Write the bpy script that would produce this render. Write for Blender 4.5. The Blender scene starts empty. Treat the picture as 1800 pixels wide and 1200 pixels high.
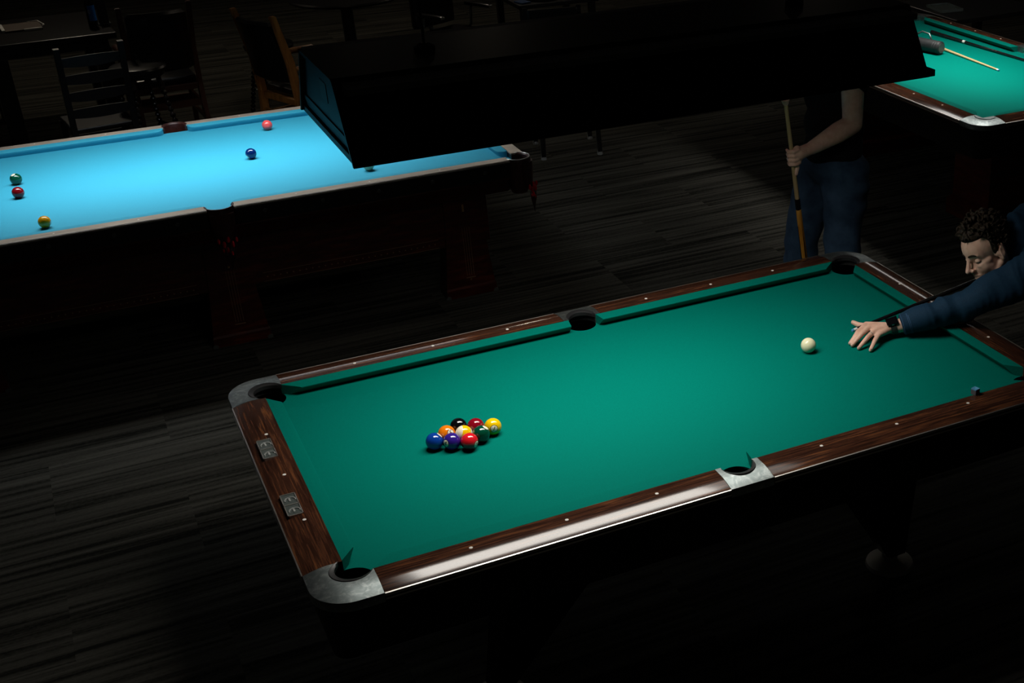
import bpy, bmesh, math, random
from mathutils import Vector, Matrix, noise
random.seed(7)
S = bpy.context.scene
COL = S.collection
PI = math.pi

# ------------------------------------------------------------------ camera
def cam_basis():
    yaw, pit, rol = 0.4936, 0.4810, -0.0115
    cy, sy, cp, sp = math.cos(yaw), math.sin(yaw), math.cos(pit), math.sin(pit)
    fw = Vector((sy*cp, cy*cp, -sp)); rt = Vector((cy, -sy, 0)); up = rt.cross(fw)
    return rt*math.cos(rol)+up*math.sin(rol), -rt*math.sin(rol)+up*math.cos(rol), fw
CR, CU, CF = cam_basis()
CAMPOS = Vector((-1.65232, -3.795368, 2.937436))
cd = bpy.data.cameras.new('camera'); cam = bpy.data.objects.new('camera', cd); COL.objects.link(cam)
cam.matrix_world = Matrix(((CR.x, CU.x, -CF.x, CAMPOS.x), (CR.y, CU.y, -CF.y, CAMPOS.y), (CR.z, CU.z, -CF.z, CAMPOS.z), (0, 0, 0, 1)))
cd.sensor_width = 36; cd.lens = 2314.2243/1800*36
cd.shift_x = (900-1314.821)/1800; cd.shift_y = (676.9027-600)/1800
cd.clip_start = .05; cd.clip_end = 100
S.camera = cam
# ------------------------------------------------------------------ world + exposure
W = bpy.data.worlds.new('world'); S.world = W; W.use_nodes = True
W.node_tree.nodes['Background'].inputs[0].default_value = (1.0, .93, .84, 1)
W.node_tree.nodes['Background'].inputs[1].default_value = .004
S.view_settings.view_transform = 'Standard'; S.view_settings.look = 'None'
S.view_settings.exposure = 0; S.view_settings.gamma = 1
S.view_settings.use_curve_mapping = False
LAMP_MAIN, LAMP_BLUE, LAMP_THIRD = 14.6, 12.2, 13.0      # watts of the louvred tubes
GLOW = 2.4                                             # face of the diffusers

# ------------------------------------------------------------------ helpers
def tag(o, label=None, cat=None, group=None, kind=None):
    if label: o['label'] = label
    if cat: o['category'] = cat
    if group: o['group'] = group
    if kind: o['kind'] = kind
    return o
def empty(name, loc=(0, 0, 0), rz=0, label=None, cat=None, group=None):
    o = bpy.data.objects.new(name, None); COL.objects.link(o)
    o.location = loc; o.rotation_euler = (0, 0, rz); o.empty_display_size = .1
    return tag(o, label, cat, group)
def obj(name, bm, mat, parent=None, smooth=False, loc=None, label=None):
    me = bpy.data.meshes.new(name); bmesh.ops.recalc_face_normals(bm, faces=bm.faces[:]); bm.to_mesh(me); bm.free()
    o = bpy.data.objects.new(name, me); COL.objects.link(o)
    for m in (mat if isinstance(mat, (list, tuple)) else [mat]): me.materials.append(m)
    if smooth:
        for p in me.polygons: p.use_smooth = True
    if smooth == 'auto': autosmooth(me)
    if parent: o.parent = parent
    if loc: o.location = loc
    if label: o['label'] = label
    return o
def autosmooth(me, ang=math.radians(35)):
    bm = bmesh.new(); bm.from_mesh(me)
    for e in bm.edges:
        if len(e.link_faces) == 2 and e.calc_face_angle(0) > ang: e.smooth = False
    bm.to_mesh(me); bm.free()
def evalmesh(o):
    dg = bpy.context.evaluated_depsgraph_get(); dg.update()
    return bpy.data.meshes.new_from_object(o.evaluated_get(dg))
def bake(o):
    me = evalmesh(o); o.modifiers.clear(); o.data = me
def box(bm, x0, x1, y0, y1, z0, z1, bev=0, m=None):
    r = bmesh.ops.create_cube(bm, size=1)
    for v in r['verts']:
        v.co = Vector(((x0+x1)/2+v.co.x*(x1-x0), (y0+y1)/2+v.co.y*(y1-y0), (z0+z1)/2+v.co.z*(z1-z0)))
        if m: v.co = m @ v.co
    if bev:
        es = list({e for v in r['verts'] for e in v.link_edges})
        bmesh.ops.bevel(bm, geom=es, offset=bev, segments=2, affect='EDGES', profile=.5)
def BM(): return bmesh.new()
def boxo(name, x0, x1, y0, y1, z0, z1, mat, parent=None, bev=0, **k):
    b = BM(); box(b, x0, x1, y0, y1, z0, z1, bev); return obj(name, b, mat, parent, **k)
def frame_to(d):
    d = Vector(d).normalized(); a = Vector((0, 0, 1)) if abs(d.z) < .95 else Vector((1, 0, 0))
    x = a.cross(d).normalized(); y = d.cross(x); return x, y, d
def ringloft(bm, rings, cap=True, closed=True, loop=False):
    vs = [[bm.verts.new(p) for p in r] for r in rings]
    n = len(vs[0]); m = len(vs)
    for i in range(m if loop else m-1):
        a, b = vs[i], vs[(i+1) % m]
        for j in range(n if closed else n-1):
            k = (j+1) % n
            try: bm.faces.new((a[j], a[k], b[k], b[j]))
            except ValueError: pass
    if cap and not loop:
        bm.faces.new(vs[0][::-1]); bm.faces.new(vs[-1])
    return vs
def tube(bm, pts, rad, n=12, cap=True):
    pts = [Vector(p) for p in pts]; R = rad if isinstance(rad, (list, tuple)) else [rad]*len(pts)
    rings = []; px = None
    for i, p in enumerate(pts):
        d = (pts[min(i+1, len(pts)-1)]-pts[max(i-1, 0)]).normalized()
        if px is None: x, y, _ = frame_to(d)
        else:
            x = (px-d*px.dot(d)).normalized(); y = d.cross(x)
        px = x
        rings.append([p+(x*math.cos(2*PI*j/n)+y*math.sin(2*PI*j/n))*R[i] for j in range(n)])
    ringloft(bm, rings, cap)
def lathe(bm, prof, n=24, c=(0, 0, 0), d=(0, 0, 1), cap=True):
    x, y, z = frame_to(d); c = Vector(c)
    rings = [[c+z*h+(x*math.cos(2*PI*j/n)+y*math.sin(2*PI*j/n))*max(r, 1e-5) for j in range(n)] for r, h in prof]
    ringloft(bm, rings, cap)
def capsule(bm, p0, p1, r0, r1, n=20, flat=False):
    p0, p1 = Vector(p0), Vector(p1); L = (p1-p0).length
    if flat: prof = [(0, 0), (r0, 0), (r1, L), (0, L)]
    else:
        prof = [(r0*math.cos(a), r0*math.sin(a)) for a in [-PI/2+PI/2*i/6 for i in range(6)]]
        prof += [(r0, 0), (r1, L)] + [(r1*math.cos(a), L+r1*math.sin(a)) for a in [PI/2*i/6 for i in range(1, 7)]]
    lathe(bm, prof, n, p0, p1-p0)
def ellip(bm, c, r, rot=None, seg=24):
    res = bmesh.ops.create_uvsphere(bm, u_segments=seg, v_segments=seg//2+2, radius=1)
    R = rot or Matrix.Identity(3)
    for v in res['verts']: v.co = Vector(c)+R @ Vector((v.co.x*r[0], v.co.y*r[1], v.co.z*r[2]))
def remesh(bm, voxel, smooth=6, fac=.5):
    """union of overlapping closed shapes -> one continuous skin"""
    me = bpy.data.meshes.new('t'); bm.to_mesh(me); bm.free()
    o = bpy.data.objects.new('t', me); COL.objects.link(o)
    m = o.modifiers.new('r', 'REMESH'); m.mode = 'VOXEL'; m.voxel_size = voxel
    if smooth:
        s = o.modifiers.new('s', 'SMOOTH'); s.factor = fac; s.iterations = smooth
    me2 = evalmesh(o); bpy.data.objects.remove(o)
    b = BM(); b.from_mesh(me2); bpy.data.meshes.remove(me2); bpy.data.meshes.remove(me)
    return b
def copy_tree(o, parent=None):
    c = o.copy(); COL.objects.link(c)
    if parent: c.parent = parent
    for ch in list(o.children): copy_tree(ch, c)
    return c
def boolean(o, cutters, op='DIFFERENCE'):
    cs = []
    for b in cutters:
        me = bpy.data.meshes.new('c'); bmesh.ops.recalc_face_normals(b, faces=b.faces[:]); b.to_mesh(me); b.free()
        c = bpy.data.objects.new('c', me); COL.objects.link(c); cs.append(c)
        m = o.modifiers.new('b', 'BOOLEAN'); m.operation = op; m.object = c; m.solver = 'EXACT'
    bake(o)
    for c in cs: bpy.data.objects.remove(c)

# ------------------------------------------------------------------ materials
def mat(name, col, rough=.5, metal=0, spec=.5, **k):
    m = bpy.data.materials.new(name); m.use_nodes = True; nt = m.node_tree
    b = nt.nodes['Principled BSDF']; b.inputs['Base Color'].default_value = (*col, 1)
    b.inputs['Roughness'].default_value = rough; b.inputs['Metallic'].default_value = metal
    b.inputs['Specular IOR Level'].default_value = spec
    for a, v in k.items(): b.inputs[a.replace('_', ' ')].default_value = v
    return m
def N(m, t, **k):
    n = m.node_tree.nodes.new(t)
    for a, v in k.items(): setattr(n, a, v)
    return n
def L(m, a, b): m.node_tree.links.new(a, b)
def bsdf(m): return m.node_tree.nodes['Principled BSDF']
def noisecol(m, scale, stops, detail=6, sc=(1, 1, 1), coord='Object', rough=.6, dist=0, bump=0, bdist=.002):
    tc = N(m, 'ShaderNodeTexCoord'); mp = N(m, 'ShaderNodeMapping'); mp.inputs['Scale'].default_value = sc
    L(m, tc.outputs[coord], mp.inputs[0])
    nz = N(m, 'ShaderNodeTexNoise'); nz.inputs['Scale'].default_value = scale; nz.inputs['Detail'].default_value = detail
    nz.inputs['Roughness'].default_value = rough; nz.inputs['Distortion'].default_value = dist
    L(m, mp.outputs[0], nz.inputs[0])
    cr = N(m, 'ShaderNodeValToRGB'); e = cr.color_ramp.elements
    e[0].position = stops[0][0]; e[0].color = (*stops[0][1], 1); e[1].position = stops[-1][0]; e[1].color = (*stops[-1][1], 1)
    for p, c in stops[1:-1]:
        q = e.new(p); q.color = (*c, 1)
    L(m, nz.outputs[0], cr.inputs[0]); L(m, cr.outputs[0], bsdf(m).inputs['Base Color'])
    if bump:
        bp = N(m, 'ShaderNodeBump'); bp.inputs['Strength'].default_value = bump; bp.inputs['Distance'].default_value = bdist
        L(m, nz.outputs[0], bp.inputs['Height']); L(m, bp.outputs[0], bsdf(m).inputs['Normal'])
    return nz, cr
def cloth(name, c, spec=.25):
    m = mat(name, c, .75, 0, spec)
    noisecol(m, 260, [(.3, tuple(x*.93 for x in c)), (.7, tuple(x*1.05 for x in c))], detail=3, bump=.12, bdist=.0006)
    return m
M = {}
M['green'] = cloth('green cloth', (.0, .145, .112), .02)
M['blue'] = cloth('blue cloth', (.032, .33, .485), .25)
def wood(name, sc, stops, rough=.12, spec=.45, scale=6):
    m = mat(name, (.1, .05, .03), rough, 0, spec)
    noisecol(m, scale, stops, detail=9, sc=sc, rough=.62, dist=.5)
    return m
rosew = [(.32, (.015, .006, .004)), (.46, (.036, .0135, .008)), (.56, (.062, .023, .012)), (.70, (.17, .062, .022))]
M['wood_x'] = wood('rosewood laminate along length', (1.0, 22, 22), rosew)
M['wood_y'] = wood('rosewood laminate along width', (22, 1.0, 22), rosew)
M['metal'] = mat('cast aluminium', (.5, .52, .52), .42, 1)
noisecol(M['metal'], 38, [(.40, (.22, .26, .26)), (.54, (.28, .32, .32)), (.68, (.42, .46, .46))], detail=4, dist=1.2)
M['trim'] = mat('aluminium trim', (.62, .60, .56), .40, 1)
M['rubber'] = mat('black rubber', (.012, .012, .013), .42)
M['black'] = mat('black laminate', (.004, .004, .004), .45, 0, .25)
M['blackgloss'] = mat('black lacquer', (.006, .006, .007), .18, 0, .5)
M['cup'] = mat('black moulded leather', (.009, .010, .010), .5)
M['pearl'] = mat('pearl inlay', (.75, .73, .68), .3)
M['dial'] = mat('chromed dial', (.6, .62, .6), .25, .6)
M['darkmetal'] = mat('dark plate', (.07, .085, .08), .35, .2)
M['foot'] = mat('grey steel foot', (.30, .28, .25), .5, .3)

# carpet ------------------------------------------------------------
def carpet():
    m = mat('carpet planks', (.02, .02, .02), .95, 0, .05)
    tc = N(m, 'ShaderNodeTexCoord')
    br = N(m, 'ShaderNodeTexBrick'); br.offset = .5
    br.inputs['Scale'].default_value = 1; br.inputs['Brick Width'].default_value = 1.0; br.inputs['Row Height'].default_value = .5
    br.inputs['Mortar Size'].default_value = 0; br.inputs['Color1'].default_value = (0, 0, 0, 1); br.inputs['Color2'].default_value = (1, 1, 1, 1)
    L(m, tc.outputs['Object'], br.inputs[0])
    def streak(sx, sy, off):
        mp = N(m, 'ShaderNodeMapping'); mp.inputs['Scale'].default_value = (sx, sy, 1); mp.inputs['Location'].default_value = (off, off, 0)
        ad = N(m, 'ShaderNodeVectorMath', operation='ADD'); ml = N(m, 'ShaderNodeVectorMath', operation='SCALE'); ml.inputs['Scale'].default_value = 3.7
        L(m, br.outputs['Color'], ml.inputs[0]); L(m, tc.outputs['Object'], mp.inputs[0])
        L(m, mp.outputs[0], ad.inputs[0]); L(m, ml.outputs[0], ad.inputs[1])
        nz = N(m, 'ShaderNodeTexNoise'); nz.inputs['Scale'].default_value = 1; nz.inputs['Detail'].default_value = 4
        L(m, ad.outputs[0], nz.inputs[0]); return nz.outputs[0]
    a = streak(.9, 34, 0); b = streak(.5, 9, 5); c = streak(60, 160, 2)
    def mad(x, y, op):
        n = N(m, 'ShaderNodeMath', operation=op)
        for i, v in ((0, x), (1, y)):
            if isinstance(v, (int, float)): n.inputs[i].default_value = v
            else: L(m, v, n.inputs[i])
        return n.outputs[0]
    s = mad(mad(mad(a, .62, 'MULTIPLY'), mad(b, .28, 'MULTIPLY'), 'ADD'), mad(c, .16, 'MULTIPLY'), 'ADD')
    cr = N(m, 'ShaderNodeValToRGB'); e = cr.color_ramp.elements
    e[0].position = .42; e[0].color = (.009, .009, .0075, 1); e[1].position = .66; e[1].color = (.072, .070, .059, 1)
    q = e.new(.52); q.color = (.038, .037, .031, 1)
    L(m, s, cr.inputs[0]); L(m, cr.outputs[0], bsdf(m).inputs['Base Color'])
    return m
M['carpet'] = carpet()

# ------------------------------------------------------------------ setting
b = BM(); bmesh.ops.create_grid(b, x_segments=1, y_segments=1, size=1)
for v in b.verts: v.co = Vector((1.5+v.co.x*9.5, 3.5+v.co.y*10.5, 0))
tag(obj('floor', b, M['carpet']), 'dark streaky carpet planks', kind='structure')
M['wall'] = mat('dark painted wall', (.02, .018, .016), .8)
noisecol(M['wall'], 4, [(.4, (.017, .015, .014)), (.6, (.022, .02, .018))])
tag(boxo('wall_back', -8, 11, 13.6, 13.75, 0, 3.4, M['wall']), kind='structure')
tag(boxo('baseboard_back', -8, 11, 13.58, 13.6, 0, .12, M['blackgloss']), kind='structure')

# ------------------------------------------------------------------ pool tables (8 ft)
HX, HY = 1.213, .638          # cloth/wood line
NX, NY = 1.1684, .5842        # cushion nose line
RW = .112                     # rail width
ZT, ZC = .80, .7625           # rail top, cloth
ZD = .013
def ztop(u):
    t = max(0, (u-.042)/(RW-.042)); return ZT-ZD*t**1.7
US = [0, .02, .042, .052, .062, .072, .082, .092, .100, .106, .110, .112]
def rail_prof(dz=0, lo=.762):
    p = [(u, ztop(u)+dz) for u in US]
    return p+[(RW+.001, ztop(RW)-.004+dz), (RW, lo), (0, lo)]
def strip(path, prof):
    """path: list of (base, outward dir); prof list of (u,z)"""
    b = BM(); ringloft(b, [[(p[0]+d[0]*u, p[1]+d[1]*u, z) for u, z in prof] for p, d in path]); return b
def seg(p, q, d, n=2): return [((p[0]+(q[0]-p[0])*i/(n-1), p[1]+(q[1]-p[1])*i/(n-1)), d) for i in range(n)]
def sgn(path, sx, sy): return [((p[0]*sx, p[1]*sy), (d[0]*sx, d[1]*sy)) for p, d in path]
CX, CY = 1.145, .562          # where castings end
g = .0012
def corner_path(n=16):
    P = [((CX, HY), (0, 1)), ((CX+.03, HY), (0, 1)), ((HX, HY), (0, 1))]
    for i in range(1, n): a = PI/2-PI/2*i/n; P.append(((HX, HY), (math.cos(a), math.sin(a))))
    return P+[((HX, HY), (1, 0)), ((HX, CY+.03), (1, 0)), ((HX, CY), (1, 0))]
def cyl(c, r, z0, z1, n=48):
    b = BM(); lathe(b, [(0, z0), (r, z0), (r, z1), (0, z1)], n, (c[0], c[1], 0)); return b
PC = [(sx*1.20, sy*.612) for sx in (-1, 1) for sy in (-1, 1)]; PS = [(0, -.650), (0, .650)]
def cushion(p0n, p1n, p0b, p1b, mt, parent, dirn):
    """nose end points and back end points in plan; dirn = outward"""
    prof = [(1, .7975), (.93, .7985), (.0, .7993), (0, .7632), (.42, .7632), (.90, .7885), (.985, .7925), (1.0, .795)]
    b = BM(); rings = []
    for e0, e1 in ((p0n, p0b), (p1n, p1b)):
        rings.append([(e1[0]+(e0[0]-e1[0])*t, e1[1]+(e0[1]-e1[1])*t, z) for t, z in prof])
    ringloft(b, rings); o = obj('cushion', b, mt, parent, smooth='auto'); return o
def pool_table(name, loc, rz, label, leg_style, counters=True):
    root = empty(name, loc, rz, label, 'pool table', 'green pool tables')
    # bed
    bed = boxo('bed_cloth', -HX, HX, -HY, HY, .735, ZC, M['green'], root)
    boolean(bed, [cyl(c, .0605, .70, .80) for c in PC]+[cyl(c, .0565, .70, .80) for c in PS])
    # rails: two on each long side, one on each short side
    for sy in (-1, 1):
        for sx in (-1, 1):
            obj('rail', strip(sgn(seg((.075+g, HY), (CX-g, HY), (0, 1)), sx, sy), rail_prof()), M['wood_x'], root, smooth='auto')
            obj('trim_strip', strip(sgn(seg((.075+g, HY), (CX-g, HY), (0, 1)), sx, sy), [(RW-.001, .7885), (RW+.003, .7875), (RW+.0042, .785), (RW+.004, .7795), (RW-.001, .7785)]), M['trim'], root, smooth='auto')
            obj('trim_strip', strip(sgn(seg((.075+g, HY), (CX-g, HY), (0, 1)), sx, sy), [(RW-.001, .774), (RW+.004, .773), (RW+.004, .768), (RW-.001, .767)]), M['trim'], root)
    for sx in (-1, 1):
        P = sgn(seg((HX, -CY+g), (HX, CY-g), (1, 0)), sx, 1)
        obj('rail', strip(P, rail_prof()), M['wood_y'], root, smooth='auto')
        obj('trim_strip', strip(P, [(RW-.001, .7885), (RW+.003, .7875), (RW+.0042, .785), (RW+.004, .7795), (RW-.001, .7785)]), M['trim'], root, smooth='auto')
        obj('trim_strip', strip(P, [(RW-.001, .774), (RW+.004, .773), (RW+.004, .768), (RW-.001, .767)]), M['trim'], root)
    # castings
    for c in PC:
        sx, sy = (1 if c[0] > 0 else -1), (1 if c[1] > 0 else -1)
        o = obj('corner_casting', strip(sgn(corner_path(), sx, sy), rail_prof(.0008, .758)), M['metal'], root, smooth='auto')
        boolean(o, [cyl(c, .0605, .70, .85)])
        for p in o.data.polygons: p.use_smooth = True
        autosmooth(o.data)
    for c in PS:
        sy = 1 if c[1] > 0 else -1
        o = obj('side_casting', strip(sgn(seg((-.075, HY), (.075, HY), (0, 1), 6), 1, sy), rail_prof(.0008, .758)), M['metal'], root, smooth='auto')
        boolean(o, [cyl(c, .0565, .70, .85)])
        for p in o.data.polygons: p.use_smooth = True
        autosmooth(o.data)
    # pockets: cup with a rubber collar
    for c, r, a0, half in [(p, .0605, math.atan2(p[1]*2, p[0]), 112) for p in PC]+[(p, .0565, math.copysign(PI/2, p[1]), 96) for p in PS]:
        if abs(c[0]) > 1: a0 = math.atan2(math.copysign(1, c[1]), math.copysign(1, c[0]))
        b = BM(); n = 40
        ri = r-.001
        prof = [(ri, ZC-.004), (ri, .70), (ri*.9, .63), (ri*.55, .612), (.0005, .61), (.0005, .606), (ri*.6, .608), (ri*.96, .628), (ri+.002, .70), (ri+.002, ZC-.004)]
        lathe(b, prof[:], n, (c[0], c[1], 0))
        # upper wall only on the outer side
        rings = []
        hh = math.radians(half)
        for i in range(33):
            a = a0-hh+2*hh*i/32; dx, dy = math.cos(a), math.sin(a)
            rings.append([(c[0]+dx*q, c[1]+dy*q, z) for q, z in [(ri, ZC-.006), (ri+.0025, ZC-.006), (ri+.0025, .795), (ri, .795)]])
        ringloft(b, rings)
        cup = obj('pocket', b, M['cup'], root, smooth='auto')
        b = BM(); rings = []
        for i in range(41):
            t = i/40; a = a0-hh+2*hh*t; w = .0165*math.sin(PI*min(1, max(0, t)))**.5+.0012
            hz = .0035+.0025*math.sin(PI*t)
            dx, dy = math.cos(a), math.sin(a); zz = ZT-.004
            rr = ri+.0015
            rings.append([(c[0]+dx*q, c[1]+dy*q, z) for q, z in [(rr, zz-.016), (rr+.001, zz+hz-.001), (rr-.001, zz+hz+.001), (rr-w*.6, zz+hz), (rr-w, zz+hz-.004), (rr-w, zz-.012)]])
        ringloft(b, rings); obj('collar', b, M['rubber'], cup, smooth='auto')
    # cushions
    for sy in (-1, 1):
        for sx in (-1, 1):
            cushion((sx*.066, sy*NY), (sx*1.086, sy*NY), (sx*.0575, sy*HY), (sx*1.148, sy*HY), M['green'], root, 0)
    for sx in (-1, 1):
        cushion((sx*NX, -.502), (sx*NX, .502), (sx*HX, -.556), (sx*HX, .556), M['green'], root, 0)
    # sights
    spots = [(i*.2921, s*.676) for i in (-3, -2, -1, 1, 2, 3) for s in (-1, 1)]+[(s*1.2603, i*.2921) for i in (-1, 0, 1) for s in (-1, 1)]
    for x, y in spots:
        b = BM(); lathe(b, [(0, -.002), (.0056, -.002), (.0056, .0009), (.0047, .0013), (0, .0013)], 16)
        u = abs(y)-HY if abs(y) > HY else abs(x)-HX
        obj('sight', b, M['pearl'], root, loc=(x, y, ztop(u)))
    # score counters
    if counters:
        for s in (1, -1):
            c = BM(); x0, x1, y0, y1 = -1.300, -1.254, s*.1905-.066, s*.1905+.066
            ym = (y0+y1)/2
            for a in ((x0, x1, y0, y0+.003), (x0, x1, y1-.003, y1), (x0, x0+.003, y0, y1), (x1-.003, x1, y0, y1), (x0, x1, ym-.002, ym+.002)):
                box(c, a[0], a[1], a[2], a[3], .787, .8030)
            pl = obj('score_counter', c, M['trim'], root)
            boxo('counter_plate', x0+.002, x1-.002, y0+.002, y1-.002, .786, .8006, M['darkmetal'], pl)
            for k in (-1, 1):
                yc = ym+k*.033; xc = (x0+x1)/2; d = BM()
                box(d, xc-.003, xc+.003, yc-.013, yc+.006, .799, .8032, .001)
                rings = []
                for i in range(13):
                    a = math.radians(200-220*i/12) ; R = .0145
                    rings.append([(xc+.002+q*math.cos(a), yc-.006+q*math.sin(a)*1.0, z) for q, z in [(R, .799), (R+.003, .799), (R+.003, .8030), (R, .8030)]])
                ringloft(d, rings)
                obj('score_dial', d, M['dial'], pl)
    # body
    def rr(off, R=.06, n=10):
        P = []
        for (sx, sy, a0) in ((1, 1, 0), (-1, 1, 90), (-1, -1, 180), (1, -1, 270)):
            for i in range(n+1):
                a = math.radians(a0+90*i/n)
                P.append(((sx*(HX+RW-R-off)+R*math.cos(a)), (sy*(HY+RW-R-off)+R*math.sin(a))))
        return P
    b = BM(); lv = [(.004, .764, .108), (.006, .745, .108), (.014, .73, .10), (.03, .585, .05), (.04, .58, .05)]
    outer = [[(x, y, z) for x, y in rr(o, R)] for o, z, R in lv]
    inner = [[(x, y, z) for x, y in rr(o, R)] for o, z, R in ((.075, .58, .04), (.16, .73, .04))]
    ringloft(b, outer+inner, cap=False)
    obj('apron', b, M['black'], root, smooth='auto')
    boxo('slate_frame', -HX+.03, HX-.03, -HY+.03, HY-.03, .71, .7345, M['black'], root) if False else None
    b = BM(); box(b, -HX-.02, HX+.02, -HY-.02, HY+.02, .70, .733)
    bd = obj('underbed', b, M['black'], root); boolean(bd, [cyl(c, .070, .60, .80) for c in PC+PS])
    if leg_style == 'pylon':
        for sx in (-1, 1):
            for sy in (-1, 1):
                b = BM()
                T = [(sx*.42, sy*.62), (sx*.74, sy*.62), (sx*.74, sy*.40), (sx*.42, sy*.40)]
                B_ = [(sx*.735, sy*.46), (sx*.815, sy*.46), (sx*.815, sy*.38), (sx*.735, sy*.38)]
                ringloft(b, [[(x, y, .60) for x, y in T], [(x, y, .07) for x, y in B_]])
                bmesh.ops.bevel(b, geom=b.edges[:], offset=.01, segments=2, affect='EDGES')
                lg = obj('leg', b, M['black'], root)
                f = BM(); lathe(f, [(0, 0), (.088, 0), (.092, .006), (.088, .02), (.06, .034), (.03, .042), (.03, .075), (0, .075)], 32, (sx*.775, sy*.40 if sy > 0 else sy*.405, 0))
                obj('foot', f, M['foot'], lg, smooth='auto')
        b = BM(); box(b, -.9, .9, -.30, .30, .56, .70, .02); obj('crossbeam', b, M['black'], root)
    else:
        for sx in (-1, 1):
            b = BM()
            ringloft(b, [[(sx*x, y, z) for x, y in ((.62, -.40), (.98, -.40), (.98, .40), (.62, .40))] if False else [(sx*x, y*k, z) for x, y in ((.62-o, -.40), (.98+o, -.40), (.98+o, .40), (.62-o, .40))] for o, k, z in ((0, .9, .62), (0, .9, .12), (.02, .98, .10), (.02, .98, 0))])
            obj('pedestal', b, M['mahogany'], root)
    return root
mah = [(.40, (.030, .0050, .0028)), (.55, (.060, .010, .005)), (.68, (.12, .022, .010))]
M['mahogany'] = wood('red mahogany', (1.4, 1.4, 9), mah, rough=.3, scale=4)
main = pool_table('pool_table', (0, 0, 0), 0, 'green pool table in the middle with the racked balls and a player at its end', 'pylon')
third = pool_table('pool_table', (3.666, 3.252, 0), PI/2, 'partly visible green pool table at the upper right corner with cues lying on it', 'block', counters=False)

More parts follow.
